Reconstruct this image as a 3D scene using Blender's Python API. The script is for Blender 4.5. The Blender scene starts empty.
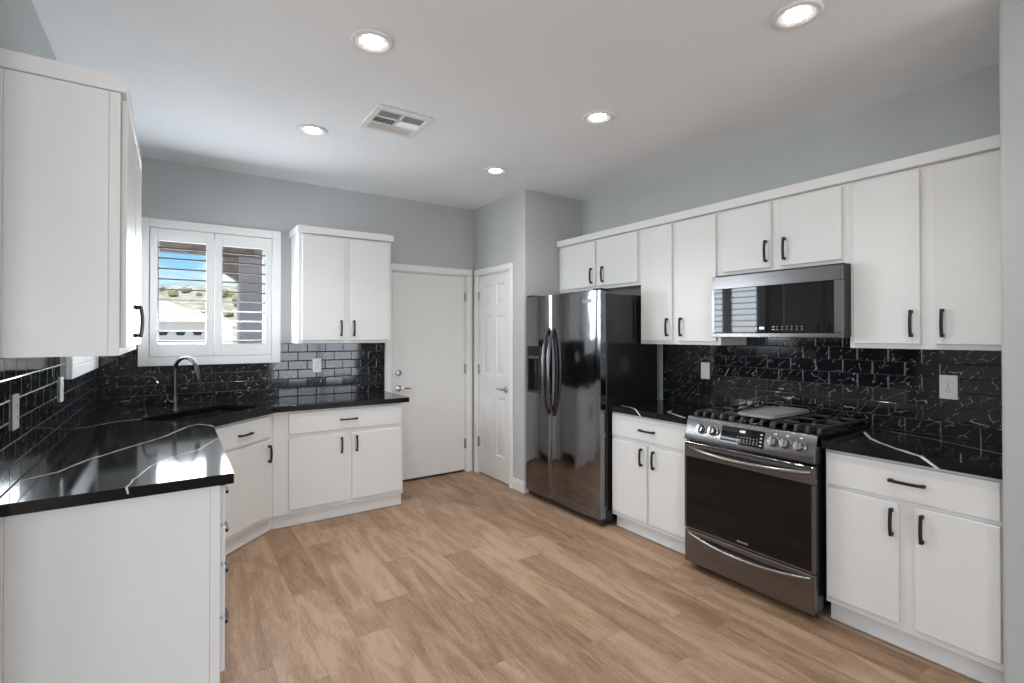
import bpy, bmesh, math, random
from mathutils import Vector, Matrix
from mathutils.geometry import tessellate_polygon
PI = math.pi
random.seed(4)
scene = bpy.context.scene
COL = scene.collection

# ------------------------------------------------------------------ camera
cam_data = bpy.data.cameras.new('camera')
cam_data.sensor_fit = 'HORIZONTAL'
cam_data.sensor_width = 36.0
cam_data.lens = 499.552 / 1024 * 36.0
cam_data.shift_y = -10.7155 / 1024
cam_data.clip_start = 0.05
cam_data.clip_end = 500
cam = bpy.data.objects.new('camera', cam_data)
cam.location = (0, 0, 1.4473)
cam.rotation_euler = (PI / 2 + math.radians(0.4477), 0, -math.radians(34.1037))
COL.objects.link(cam)
scene.camera = cam

# ------------------------------------------------------------------ view
scene.view_settings.view_transform = 'Standard'
scene.view_settings.look = 'None'
scene.view_settings.gamma = 1.0
scene.view_settings.use_curve_mapping = False
scene.view_settings.exposure = 0.19
scene.cycles.max_bounces = 10
scene.cycles.diffuse_bounces = 6
scene.cycles.glossy_bounces = 6
scene.cycles.caustics_reflective = False
scene.cycles.caustics_refractive = False
scene.cycles.sample_clamp_indirect = 3.0

# ------------------------------------------------------------------ sky
world = bpy.data.worlds.new('sky')
scene.world = world
world.use_nodes = True
wn = world.node_tree.nodes
wl = world.node_tree.links
wn.clear()
w_out = wn.new('ShaderNodeOutputWorld')
w_bg = wn.new('ShaderNodeBackground')
w_tc = wn.new('ShaderNodeTexCoord')
w_sep = wn.new('ShaderNodeSeparateXYZ')
w_ramp = wn.new('ShaderNodeValToRGB')
w_ramp.color_ramp.elements[0].position = 0.0
w_ramp.color_ramp.elements[0].color = (0.46, 0.72, 0.92, 1)
w_ramp.color_ramp.elements[1].position = 0.5
w_ramp.color_ramp.elements[1].color = (0.10, 0.30, 0.68, 1)
e = w_ramp.color_ramp.elements.new(0.14)
e.color = (0.20, 0.50, 0.86, 1)
w_noise = wn.new('ShaderNodeTexNoise')
w_noise.inputs['Scale'].default_value = 5.0
w_noise.inputs['Detail'].default_value = 8.0
w_map = wn.new('ShaderNodeMapping')
w_map.inputs['Scale'].default_value = (1, 1, 4.0)
w_cr = wn.new('ShaderNodeValToRGB')
w_cr.color_ramp.elements[0].position = 0.46
w_cr.color_ramp.elements[1].position = 0.62
w_mix = wn.new('ShaderNodeMix')
w_mix.data_type = 'RGBA'
w_mix.inputs[7].default_value = (0.85, 0.90, 0.95, 1)
wl.new(w_tc.outputs['Generated'], w_sep.inputs[0])
wl.new(w_sep.outputs['Z'], w_ramp.inputs[0])
wl.new(w_tc.outputs['Generated'], w_map.inputs[0])
wl.new(w_map.outputs[0], w_noise.inputs['Vector'])
wl.new(w_noise.outputs['Fac'], w_cr.inputs[0])
wl.new(w_cr.outputs['Color'], w_mix.inputs[0])
wl.new(w_ramp.outputs['Color'], w_mix.inputs[6])
wl.new(w_mix.outputs[2], w_bg.inputs['Color'])
w_bg.inputs['Strength'].default_value = 1.2
wl.new(w_bg.outputs[0], w_out.inputs[0])


def add_light(name, kind, loc, direction, energy, color, size=None):
    ld = bpy.data.lights.new(name, kind)
    ld.energy = energy
    ld.color = color
    if kind == 'AREA':
        ld.shape = 'RECTANGLE'
        ld.size, ld.size_y = size
    lo = bpy.data.objects.new(name, ld)
    lo.location = loc
    lo.rotation_euler = Vector(direction).to_track_quat('-Z', 'Y').to_euler()
    COL.objects.link(lo)
    return lo


sun = add_light('sun', 'SUN', (0, -10, 20), (0.30, 0.55, -0.78), 5.0, (1.0, 0.95, 0.88))
sun.data.angle = math.radians(0.6)
# daylight entering through the windows of the living room behind the camera and of the kitchen corner
for x in (-2.1, 3.15):
    add_light('daylight_rear_window', 'AREA', (x, -4.22, 1.3), (0, 1, 0), 82, (0.90, 0.96, 1.0), (2.3, 2.1))
add_light('daylight_side_window', 'AREA', (-3.82, -1.0, 1.35), (1, 0, 0), 58, (0.88, 0.95, 1.0), (3.4, 1.7))
add_light('daylight_kitchen_window', 'AREA', (0.27, 4.90, 1.76), (0, -1, 0), 12, (0.86, 0.94, 1.0), (0.80, 0.85))
for x in (0.057, 0.476):                         # what comes through the two shutter panels
    add_light('daylight_shutter', 'AREA', (x, 4.60, 1.763), (0, -1, -0.22), 12, (0.86, 0.94, 1.0), (0.31, 0.77))
add_light('daylight_corner_window', 'AREA', (-0.70, 4.06, 1.76), (1, 0, 0), 42, (0.86, 0.94, 1.0), (0.85, 0.80))
LAMP_STRENGTH = 70.0
LAMP_WATTS = 31.0


# ================================================================== materials
class NT:
    def __init__(self, name):
        self.m = bpy.data.materials.new(name)
        self.m.use_nodes = True
        self.t = self.m.node_tree
        self.b = self.t.nodes['Principled BSDF']

    def n(self, kind, **kw):
        nd = self.t.nodes.new(kind)
        for k, v in kw.items():
            if k.startswith('i_'):
                key = k[2:]
                nd.inputs[int(key) if key.isdigit() else key].default_value = v
            else:
                setattr(nd, k, v)
        return nd

    def l(self, a, b):
        self.t.links.new(a, b)

    def math(self, op, a, b=None, c=None):
        nd = self.t.nodes.new('ShaderNodeMath')
        nd.operation = op
        for i, v in enumerate((a, b, c)):
            if v is None:
                continue
            if isinstance(v, (int, float)):
                nd.inputs[i].default_value = v
            else:
                self.l(v, nd.inputs[i])
        return nd.outputs[0]

    def ramp(self, fac, stops):
        r = self.t.nodes.new('ShaderNodeValToRGB')
        cr = r.color_ramp
        while len(cr.elements) < len(stops):
            cr.elements.new(0.5)
        for el, (p, c) in zip(cr.elements, stops):
            el.position = p
            el.color = (*c, 1) if len(c) == 3 else c
        self.l(fac, r.inputs[0])
        return r.outputs['Color']

    def mix(self, fac, a, b):
        nd = self.t.nodes.new('ShaderNodeMix')
        nd.data_type = 'RGBA'
        for i, v in ((0, fac), (6, a), (7, b)):
            if isinstance(v, (int, float)):
                nd.inputs[i].default_value = v
            elif isinstance(v, tuple):
                nd.inputs[i].default_value = (*v, 1) if len(v) == 3 else v
            else:
                self.l(v, nd.inputs[i])
        return nd.outputs[2]


def plain(name, color, rough=0.5, metal=0.0, coat=0.0, noise=0.0, nscale=30.0, bump=0.0, bscale=200.0, spec=0.5, stretch=(1, 1, 1)):
    k = NT(name)
    b = k.b
    b.inputs['Roughness'].default_value = rough
    b.inputs['Metallic'].default_value = metal
    b.inputs['Specular IOR Level'].default_value = spec
    b.inputs['Coat Weight'].default_value = coat
    b.inputs['Coat Roughness'].default_value = 0.08
    tc = k.n('ShaderNodeTexCoord')
    mp = k.n('ShaderNodeMapping')
    mp.inputs['Scale'].default_value = stretch
    k.l(tc.outputs['Object'], mp.inputs[0])
    nz = k.n('ShaderNodeTexNoise')
    nz.inputs['Scale'].default_value = nscale
    nz.inputs['Detail'].default_value = 4
    k.l(mp.outputs[0], nz.inputs['Vector'])
    lo = tuple(max(0, c * (1 - noise)) for c in color)
    hi = tuple(min(1, c * (1 + noise)) for c in color)
    k.l(k.ramp(nz.outputs['Fac'], [(0.3, lo), (0.7, hi)]), b.inputs['Base Color'])
    if bump > 0:
        n2 = k.n('ShaderNodeTexNoise')
        n2.inputs['Scale'].default_value = bscale
        n2.inputs['Detail'].default_value = 3
        k.l(mp.outputs[0], n2.inputs['Vector'])
        bp = k.n('ShaderNodeBump')
        bp.inputs['Strength'].default_value = bump
        bp.inputs['Distance'].default_value = 0.002
        k.l(n2.outputs['Fac'], bp.inputs['Height'])
        k.l(bp.outputs[0], b.inputs['Normal'])
    return k.m


def emit(name, color, strength):
    k = NT(name)
    k.b.inputs['Base Color'].default_value = (*color, 1)
    k.b.inputs['Emission Color'].default_value = (*color, 1)
    k.b.inputs['Emission Strength'].default_value = strength
    return k.m


def make_floor_mat():
    k = NT('oak_vinyl_plank')
    tc = k.n('ShaderNodeTexCoord')
    sp = k.n('ShaderNodeSeparateXYZ')
    k.l(tc.outputs['Object'], sp.inputs[0])
    u = k.math('DIVIDE', sp.outputs['X'], 0.183)
    row = k.math('FLOOR', u)
    wn1 = k.n('ShaderNodeTexWhiteNoise', noise_dimensions='1D')
    k.l(row, wn1.inputs['W'])
    v = k.math('ADD', k.math('DIVIDE', sp.outputs['Y'], 1.22), k.math('MULTIPLY', wn1.outputs['Value'], 7.0))
    colm = k.math('FLOOR', v)
    cmb = k.n('ShaderNodeCombineXYZ')
    k.l(row, cmb.inputs[0])
    k.l(colm, cmb.inputs[1])
    wn2 = k.n('ShaderNodeTexWhiteNoise', noise_dimensions='2D')
    k.l(cmb.outputs[0], wn2.inputs['Vector'])
    # grain, shifted per plank
    off = k.n('ShaderNodeVectorMath', operation='MULTIPLY_ADD')
    k.l(wn2.outputs['Color'], off.inputs[0])
    off.inputs[1].default_value = (9, 31, 5)
    k.l(tc.outputs['Object'], off.inputs[2])
    mp = k.n('ShaderNodeMapping')
    mp.inputs['Scale'].default_value = (1, 0.16, 1)
    k.l(off.outputs[0], mp.inputs[0])
    g1 = k.n('ShaderNodeTexNoise')
    g1.inputs['Scale'].default_value = 6.5
    g1.inputs['Detail'].default_value = 6
    g1.inputs['Distortion'].default_value = 2.2
    k.l(mp.outputs[0], g1.inputs['Vector'])
    mp2 = k.n('ShaderNodeMapping')
    mp2.inputs['Scale'].default_value = (1, 0.12, 1)
    k.l(off.outputs[0], mp2.inputs[0])
    g2 = k.n('ShaderNodeTexNoise')
    g2.inputs['Scale'].default_value = 85
    g2.inputs['Detail'].default_value = 5
    g2.inputs['Roughness'].default_value = 0.7
    k.l(mp2.outputs[0], g2.inputs['Vector'])
    mp3 = k.n('ShaderNodeMapping')
    mp3.inputs['Scale'].default_value = (1, 0.30, 1)
    k.l(off.outputs[0], mp3.inputs[0])
    g3 = k.n('ShaderNodeTexNoise')
    g3.inputs['Scale'].default_value = 260
    g3.inputs['Detail'].default_value = 3
    g3.inputs['Roughness'].default_value = 0.7
    k.l(mp3.outputs[0], g3.inputs['Vector'])
    fine = k.math('MULTIPLY', k.math('SUBTRACT', g3.outputs['Fac'], 0.5), 0.62)
    tone = k.math('ADD', k.math('ADD', k.math('MULTIPLY', g1.outputs['Fac'], 0.85), fine),
                  k.math('ADD', k.math('MULTIPLY', wn2.outputs['Value'], 0.24), k.math('MULTIPLY', g2.outputs['Fac'], 0.62)))
    c = k.ramp(tone, [(0.50, (0.165, 0.096, 0.055)), (0.70, (0.270, 0.165, 0.100)), (0.88, (0.350, 0.225, 0.144)), (1.0, (0.43, 0.295, 0.200))])
    fu = k.math('ABSOLUTE', k.math('SUBTRACT', k.math('FRACT', u), 0.5))
    fv = k.math('ABSOLUTE', k.math('SUBTRACT', k.math('FRACT', v), 0.5))
    gap = k.math('MAXIMUM', k.math('GREATER_THAN', fu, 0.4945), k.math('GREATER_THAN', fv, 0.4992))
    c2 = k.mix(k.math('MULTIPLY', gap, 0.35), c, (0.075, 0.046, 0.030))
    k.l(c2, k.b.inputs['Base Color'])
    k.b.inputs['Roughness'].default_value = 0.48
    k.b.inputs['Specular IOR Level'].default_value = 0.35
    bp = k.n('ShaderNodeBump')
    bp.inputs['Strength'].default_value = 0.12
    bp.inputs['Distance'].default_value = 0.002
    k.l(k.math('SUBTRACT', g2.outputs['Fac'], gap), bp.inputs['Height'])
    k.l(bp.outputs[0], k.b.inputs['Normal'])
    return k.m


def make_tile_mat(name, axis, shift, lean):
    """glossy black 3 x 6 inch running-bond tile with fine pale veins; axis = the wall's horizontal axis"""
    k = NT(name)
    tc = k.n('ShaderNodeTexCoord')
    sp = k.n('ShaderNodeSeparateXYZ')
    k.l(tc.outputs['Object'], sp.inputs[0])
    hx = k.math('ADD', sp.outputs[axis], shift)
    hz = k.math('SUBTRACT', sp.outputs['Z'], 0.914)
    TW, TH = 0.1545, 0.0765
    rowf = k.math('DIVIDE', hz, TH)
    row = k.math('FLOOR', rowf)
    cu = k.math('ADD', k.math('DIVIDE', hx, TW), k.math('MULTIPLY', k.math('MODULO', k.math('ADD', row, 40.0), 2.0), 0.5))
    colm = k.math('FLOOR', cu)
    fu = k.math('MULTIPLY', k.math('SUBTRACT', 0.5, k.math('ABSOLUTE', k.math('SUBTRACT', k.math('FRACT', cu), 0.5))), TW)
    fv = k.math('MULTIPLY', k.math('SUBTRACT', 0.5, k.math('ABSOLUTE', k.math('SUBTRACT', k.math('FRACT', rowf), 0.5))), TH)
    edge = k.math('MINIMUM', fu, fv)
    grout = k.math('LESS_THAN', edge, 0.0015)
    cmb = k.n('ShaderNodeCombineXYZ')
    k.l(row, cmb.inputs[0])
    k.l(colm, cmb.inputs[1])
    wn = k.n('ShaderNodeTexWhiteNoise', noise_dimensions='2D')
    k.l(cmb.outputs[0], wn.inputs['Vector'])
    base = k.n('ShaderNodeCombineXYZ')
    k.l(hx, base.inputs[0])
    k.l(hz, base.inputs[1])
    off = k.n('ShaderNodeVectorMath', operation='MULTIPLY_ADD')
    k.l(wn.outputs['Color'], off.inputs[0])
    off.inputs[1].default_value = (13, 29, 0)
    k.l(base.outputs[0], off.inputs[2])
    rot = k.n('ShaderNodeMapping')
    rot.vector_type = 'TEXTURE'
    rot.inputs['Rotation'].default_value = (0, 0, lean)
    rot.inputs['Scale'].default_value = (1.9, 0.75, 1)
    k.l(off.outputs[0], rot.inputs[0])
    dn = k.n('ShaderNodeTexNoise')
    dn.inputs['Scale'].default_value = 22
    dn.inputs['Detail'].default_value = 2
    k.l(rot.outputs[0], dn.inputs['Vector'])
    warp = k.n('ShaderNodeVectorMath', operation='MULTIPLY_ADD')
    k.l(dn.outputs['Color'], warp.inputs[0])
    warp.inputs[1].default_value = (0.03, 0.03, 0)
    k.l(rot.outputs[0], warp.inputs[2])
    vo = k.n('ShaderNodeTexVoronoi', feature='DISTANCE_TO_EDGE')
    vo.inputs['Scale'].default_value = 15
    k.l(warp.outputs[0], vo.inputs['Vector'])
    mk = k.n('ShaderNodeTexNoise')
    mk.inputs['Scale'].default_value = 26
    mk.inputs['Detail'].default_value = 1
    k.l(off.outputs[0], mk.inputs['Vector'])
    vein = k.math('MULTIPLY', k.math('LESS_THAN', vo.outputs['Distance'], 0.0075), k.math('GREATER_THAN', mk.outputs['Fac'], 0.50))
    c = k.mix(vein, (0.010, 0.011, 0.013), (0.42, 0.42, 0.42))
    c = k.mix(grout, c, (0.055, 0.056, 0.060))
    k.l(c, k.b.inputs['Base Color'])
    r = k.math('ADD', 0.07, k.math('MULTIPLY', grout, 0.28))
    k.l(r, k.b.inputs['Roughness'])
    # rounded tile edge + slight tilt of each tile
    h = k.math('MULTIPLY', k.math('MINIMUM', k.math('DIVIDE', edge, 0.0045), 1.0), 0.0016)
    wn3 = k.n('ShaderNodeSeparateXYZ')
    k.l(wn.outputs['Color'], wn3.inputs[0])
    tilt = k.math('ADD', k.math('MULTIPLY', k.math('SUBTRACT', wn3.outputs[0], 0.5), k.math('MULTIPLY', hx, 0.010)),
                  k.math('MULTIPLY', k.math('SUBTRACT', wn3.outputs[1], 0.5), k.math('MULTIPLY', hz, 0.010)))
    bp = k.n('ShaderNodeBump')
    bp.inputs['Strength'].default_value = 1.0
    bp.inputs['Distance'].default_value = 1.0
    k.l(k.math('ADD', h, tilt), bp.inputs['Height'])
    k.l(bp.outputs[0], k.b.inputs['Normal'])
    return k.m


def make_brushed(name, color, rough, axis_stretch, wave=0.0):
    k = NT(name)
    tc = k.n('ShaderNodeTexCoord')
    mp = k.n('ShaderNodeMapping')
    mp.inputs['Scale'].default_value = axis_stretch
    k.l(tc.outputs['Object'], mp.inputs[0])
    nz = k.n('ShaderNodeTexNoise')
    nz.inputs['Scale'].default_value = 60
    nz.inputs['Detail'].default_value = 3
    k.l(mp.outputs[0], nz.inputs['Vector'])
    k.l(k.ramp(nz.outputs['Fac'], [(0.3, tuple(c * 0.92 for c in color)), (0.7, tuple(c * 1.08 for c in color))]), k.b.inputs['Base Color'])
    k.l(k.math('ADD', rough - 0.03, k.math('MULTIPLY', nz.outputs['Fac'], 0.06)), k.b.inputs['Roughness'])
    k.b.inputs['Metallic'].default_value = 1.0
    if wave > 0:
        wv = k.n('ShaderNodeTexNoise')
        wv.inputs['Scale'].default_value = 7.0
        wv.inputs['Detail'].default_value = 1
        k.l(tc.outputs['Object'], wv.inputs['Vector'])
        bp = k.n('ShaderNodeBump')
        bp.inputs['Strength'].default_value = 1.0
        bp.inputs['Distance'].default_value = wave
        k.l(wv.outputs['Fac'], bp.inputs['Height'])
        k.l(bp.outputs[0], k.b.inputs['Normal'])
    return k.m


M = {
    'cab': plain('white_cabinet_paint', (0.752, 0.750, 0.744), 0.30, noise=0.012, nscale=6, bump=0.03, bscale=120, spec=0.45),
    'wall': plain('grey_wall_paint', (0.475, 0.488, 0.488), 0.75, noise=0.02, nscale=3, bump=0.35, bscale=95, spec=0.3),
    'ceil': plain('ceiling_paint', (0.85, 0.875, 0.90), 0.85, noise=0.015, nscale=3, bump=0.35, bscale=80, spec=0.2),
    'trim': plain('white_trim_paint', (0.80, 0.795, 0.785), 0.32, noise=0.01, nscale=8, spec=0.45),
    'door': plain('white_door_paint', (0.76, 0.755, 0.745), 0.38, noise=0.012, nscale=6, spec=0.45),
    'floor': make_floor_mat(),
    'tile_x': make_tile_mat('black_tile_back', 'X', 0.03, 0.75),
    'tile_yr': make_tile_mat('black_tile_right', 'Y', 0.012, -0.75),
    'tile_yl': make_tile_mat('black_tile_left', 'Y', 0.06, 0.75),
    'quartz': plain('black_quartz', (0.008, 0.008, 0.009), 0.085, noise=0.15, nscale=40, spec=0.27),
    'vein': plain('white_quartz_vein', (0.70, 0.69, 0.66), 0.10, noise=0.15, nscale=60),
    'black': plain('matte_black_metal', (0.014, 0.0135, 0.0135), 0.5, metal=0.0, spec=0.35, noise=0.1),
    'sink': plain('black_composite', (0.012, 0.012, 0.013), 0.45, noise=0.2, nscale=300),
    'bss': make_brushed('black_stainless', (0.150, 0.148, 0.150), 0.20, (1, 1, 0.02)),
    'bss_h': make_brushed('black_stainless_horizontal', (0.205, 0.200, 0.200), 0.24, (0.02, 1, 1)),
    'bss_f': make_brushed('black_stainless_fridge', (0.235, 0.240, 0.252), 0.09, (1, 1, 0.02), 0.0014),
    'bright': make_brushed('bright_stainless', (0.28, 0.275, 0.272), 0.24, (0.02, 1, 1)),
    'knob': make_brushed('knob_steel', (0.42, 0.43, 0.45), 0.22, (1, 1, 1)),
    'nickel': plain('satin_nickel', (0.50, 0.49, 0.48), 0.26, metal=1.0, noise=0.03),
    'pewter': plain('dark_faucet_steel', (0.115, 0.113, 0.112), 0.25, metal=1.0, noise=0.03),
    'glass_blk': plain('black_glass', (0.006, 0.006, 0.007), 0.03, noise=0.05, spec=0.32),
    'dark': plain('dark_plastic', (0.018, 0.018, 0.019), 0.45, noise=0.1),
    'side': plain('black_side_enamel', (0.012, 0.012, 0.013), 0.16, noise=0.1),
    'iron': plain('cast_iron', (0.034, 0.034, 0.036), 0.38, noise=0.25, nscale=120, bump=0.15, bscale=400),
    'griddle': plain('grey_griddle', (0.27, 0.27, 0.275), 0.45, metal=0.0, noise=0.15, nscale=120),
    'plate': plain('white_switch_plate', (0.84, 0.84, 0.82), 0.28, noise=0.01),
    'slot': plain('outlet_slot', (0.03, 0.03, 0.03), 0.5),
    'vent': plain('vent_enamel', (0.78, 0.78, 0.78), 0.40, noise=0.01),
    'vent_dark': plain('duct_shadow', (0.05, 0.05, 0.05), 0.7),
    'blade': plain('backlit_louver', (0.030, 0.032, 0.034), 0.6, noise=0.03),  # the blades' dark look against the daylight, put into their colour
    'louver': plain('shutter_paint', (0.78, 0.78, 0.77), 0.35, noise=0.01),
    'lens': emit('lamp_lens', (1.0, 0.965, 0.91), LAMP_STRENGTH),
    'led': emit('display_led', (0.75, 0.85, 0.95), 1.2),
    'icon': plain('printed_icon', (0.55, 0.55, 0.55), 0.4),
    'rubber': plain('door_sweep', (0.03, 0.028, 0.026), 0.7),
    'wood': plain('patio_timber', (0.58, 0.475, 0.41), 0.7, noise=0.25, nscale=8, stretch=(1, 1, 1)),
    'stucco': plain('column_stucco', (0.84, 0.80, 0.83), 0.9, noise=0.08, nscale=20, bump=0.5, bscale=60),
    'nb_wall': plain('neighbour_wall', (0.80, 0.79, 0.77), 0.85, noise=0.03, nscale=3),
    'nb_roof': plain('neighbour_roof', (0.60, 0.575, 0.55), 0.9, noise=0.12, nscale=12),
    'hill': plain('dry_hillside', (0.40, 0.37, 0.28), 0.95, noise=0.5, nscale=1.1, bump=0.6, bscale=3),
    'shrub': plain('desert_shrub', (0.24, 0.26, 0.14), 0.9, noise=0.4, nscale=4),
    'ground': plain('gravel_yard', (0.52, 0.47, 0.41), 0.95, noise=0.2, nscale=20),
}


def make_glass():
    k = NT('window_pane_glass')
    t = k.t
    out = t.nodes['Material Output']
    tr = t.nodes.new('ShaderNodeBsdfTransparent')
    gl = t.nodes.new('ShaderNodeBsdfGlossy')
    gl.inputs['Roughness'].default_value = 0.02
    fr = t.nodes.new('ShaderNodeFresnel')
    fr.inputs['IOR'].default_value = 1.45
    mx = t.nodes.new('ShaderNodeMixShader')
    k.l(fr.outputs[0], mx.inputs[0])
    k.l(tr.outputs[0], mx.inputs[1])
    k.l(gl.outputs[0], mx.inputs[2])
    k.l(mx.outputs[0], out.inputs[0])
    return k.m


M['pane'] = make_glass()


# ================================================================== geometry helpers
def box(bm, x0, x1, y0, y1, z0, z1, bev=0.0, mat=0, seg=1):
    if x0 > x1: x0, x1 = x1, x0
    if y0 > y1: y0, y1 = y1, y0
    if z0 > z1: z0, z1 = z1, z0
    vs = [bm.verts.new((x, y, z)) for x in (x0, x1) for y in (y0, y1) for z in (z0, z1)]
    fs = []
    for q in ((0, 1, 3, 2), (4, 6, 7, 5), (0, 4, 5, 1), (2, 3, 7, 6), (0, 2, 6, 4), (1, 5, 7, 3)):
        f = bm.faces.new([vs[i] for i in q])
        f.material_index = mat
        fs.append(f)
    if bev > 0:
        es = list({ed for f in fs for ed in f.edges})
        r = bmesh.ops.bevel(bm, geom=es, offset=bev, segments=seg, affect='EDGES', profile=0.5)
        for f in r['faces']:
            f.material_index = mat
    return fs


def prism(bm, pts, lo, hi, plane='XY', mat=0, bev=0.0, seg=1):
    """extrude a polygon; plane XY extrudes along Z, YZ along X, XZ along Y"""
    def mk(a, b, c):
        return {'XY': (a, b, c), 'YZ': (c, a, b), 'XZ': (a, c, b)}[plane]
    v0 = [bm.verts.new(mk(a, b, lo)) for a, b in pts]
    v1 = [bm.verts.new(mk(a, b, hi)) for a, b in pts]
    n = len(pts)
    fs = [bm.faces.new(v0[::-1]), bm.faces.new(v1)]
    for i in range(n):
        fs.append(bm.faces.new((v0[i], v0[(i + 1) % n], v1[(i + 1) % n], v1[i])))
    for f in fs:
        f.material_index = mat
    if bev > 0:
        es = list({ed for f in fs for ed in f.edges})
        r = bmesh.ops.bevel(bm, geom=es, offset=bev, segments=seg, affect='EDGES', profile=0.5)
        for f in r['faces']:
            f.material_index = mat
    bmesh.ops.recalc_face_normals(bm, faces=[f for f in fs if f.is_valid])
    return fs


def tube(bm, pts, radii, seg=12, mat=0, cap=True, flat=None):
    """a tube along pts; flat=(sx, sy) squashes the section"""
    pts = [Vector(p) for p in pts]
    if isinstance(radii, (int, float)):
        radii = [radii] * len(pts)
    rings = []
    up = None
    for i, p in enumerate(pts):
        d = (pts[min(i + 1, len(pts) - 1)] - pts[max(i - 1, 0)]).normalized()
        if up is None:
            up = Vector((0, 0, 1)) if abs(d.z) < 0.9 else Vector((1, 0, 0))
        a = d.cross(up).normalized()
        b = a.cross(d).normalized()
        up = b
        ring = []
        for k in range(seg):
            t = 2 * PI * k / seg
            sx, sy = flat or (1, 1)
            ring.append(bm.verts.new(p + (a * math.cos(t) * sx + b * math.sin(t) * sy) * radii[i]))
        rings.append(ring)
    for r0, r1 in zip(rings, rings[1:]):
        for k in range(seg):
            f = bm.faces.new((r0[k], r0[(k + 1) % seg], r1[(k + 1) % seg], r1[k]))
            f.material_index = mat
    if cap:
        f = bm.faces.new(rings[0][::-1]); f.material_index = mat
        f = bm.faces.new(rings[-1]); f.material_index = mat
    return rings


def lathe(bm, prof, origin=(0, 0, 0), axis=(0, 0, 1), seg=28, mat=0):
    """prof = [(radius, height)] revolved about axis through origin"""
    o = Vector(origin)
    ax = Vector(axis).normalized()
    a = ax.orthogonal().normalized()
    b = ax.cross(a)
    rings = []
    for r, h in prof:
        if r < 1e-6:
            rings.append([bm.verts.new(o + ax * h)])
        else:
            rings.append([bm.verts.new(o + ax * h + (a * math.cos(2 * PI * k / seg) + b * math.sin(2 * PI * k / seg)) * r) for k in range(seg)])
    fs = []
    for r0, r1 in zip(rings, rings[1:]):
        for k in range(seg):
            if len(r0) == 1 and len(r1) == 1:
                continue
            if len(r0) == 1:
                f = bm.faces.new((r0[0], r1[(k + 1) % seg], r1[k]))
            elif len(r1) == 1:
                f = bm.faces.new((r0[k], r0[(k + 1) % seg], r1[0]))
            else:
                f = bm.faces.new((r0[k], r0[(k + 1) % seg], r1[(k + 1) % seg], r1[k]))
            f.material_index = mat
            fs.append(f)
    bmesh.ops.recalc_face_normals(bm, faces=fs)


def new():
    return bmesh.new()


def obj(name, bm, mats, parent=None, loc=(0, 0, 0), rotz=0.0, smooth=True):
    me = bpy.data.meshes.new(name)
    bm.normal_update()
    bm.to_mesh(me)
    bm.free()
    for m in (mats if isinstance(mats, (list, tuple)) else [mats]):
        me.materials.append(M[m])
    if smooth:
        for p in me.polygons:
            p.use_smooth = True
        me.set_sharp_from_angle(angle=math.radians(32))
    o = bpy.data.objects.new(name, me)
    COL.objects.link(o)
    o.location = loc
    o.rotation_euler = (0, 0, rotz)
    if parent is not None:
        o.parent = parent
    return o


def thing(name, label, cat, loc=(0, 0, 0), rotz=0.0, group=None):
    o = bpy.data.objects.new(name, None)
    o.empty_display_size = 0.1
    COL.objects.link(o)
    o.location = loc
    o.rotation_euler = (0, 0, rotz)
    return tag(o, label, cat, group)


def tag(o, label, cat, group=None, kind=None):
    o['label'] = label
    o['category'] = cat
    if group:
        o['group'] = group
    if kind:
        o['kind'] = kind
    return o


def struct(name, bm, mats, label=None, cat=None, parent=None):
    o = obj(name, bm, mats, parent)
    if parent is None:
        o['kind'] = 'structure'
        if label:
            o['label'] = label
            o['category'] = cat
    return o


# ================================================================== room measurements
XR, YB, XL = 3.3555, 4.6554, -0.4758          # right, back and left wall planes
XP, YP, H = 2.6537, 3.719, 2.7811             # pantry corner, ceiling height
ZT, ZU = 2.338, 1.375                         # top and bottom of the wall cabinets
CT, CB = 0.914, 0.874                         # worktop top and underside
WT = 0.12

# ------------------------------------------------------------------ floor, ceiling, walls
bm = new(); box(bm, -3.8, 4.8, -4.2, 4.82, -0.08, 0)
struct('floor', bm, 'floor', 'oak coloured vinyl plank floor running towards the back doors', 'floor')
bm = new(); box(bm, -3.8, 4.8, -4.2, 4.82, H, H + 0.15)
struct('ceiling', bm, 'ceil', 'pale grey textured ceiling with recessed lamps', 'ceiling')

WX0, WX1, WZ0, WZ1 = -0.13, 0.665, 1.30, 2.235   # opening of the back window
DX0, DX1, DZ = 1.745, 2.565, 2.07                # opening of the back door
bm = new()
box(bm, XL - WT, WX0, YB, YB + WT, 0, H)
box(bm, WX0, WX1, YB, YB + WT, 0, WZ0)
box(bm, WX0, WX1, YB, YB + WT, WZ1, H)
box(bm, WX1, DX0, YB, YB + WT, 0, H)
box(bm, DX0, DX1, YB, YB + WT, DZ, H)
box(bm, DX1, XP + WT, YB, YB + WT, 0, H)
struct('wall_back', bm, 'wall', 'grey back wall holding the shuttered window and white door', 'wall')

LY0, LY1 = 3.62, 4.50                            # opening of the corner window in the left wall
bm = new()
box(bm, XL - WT, XL, 1.95, LY0, 0, H)
box(bm, XL - WT, XL, LY0, LY1, 0, WZ0)
box(bm, XL - WT, XL, LY0, LY1, WZ1, H)
box(bm, XL - WT, XL, LY1, YB, 0, H)
struct('wall_left', bm, 'wall', 'grey wall behind the left wall cabinet', 'wall')

PY0, PY1 = 3.955, 4.552                          # opening of the pantry door
bm = new()
pr = 0.018
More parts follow.
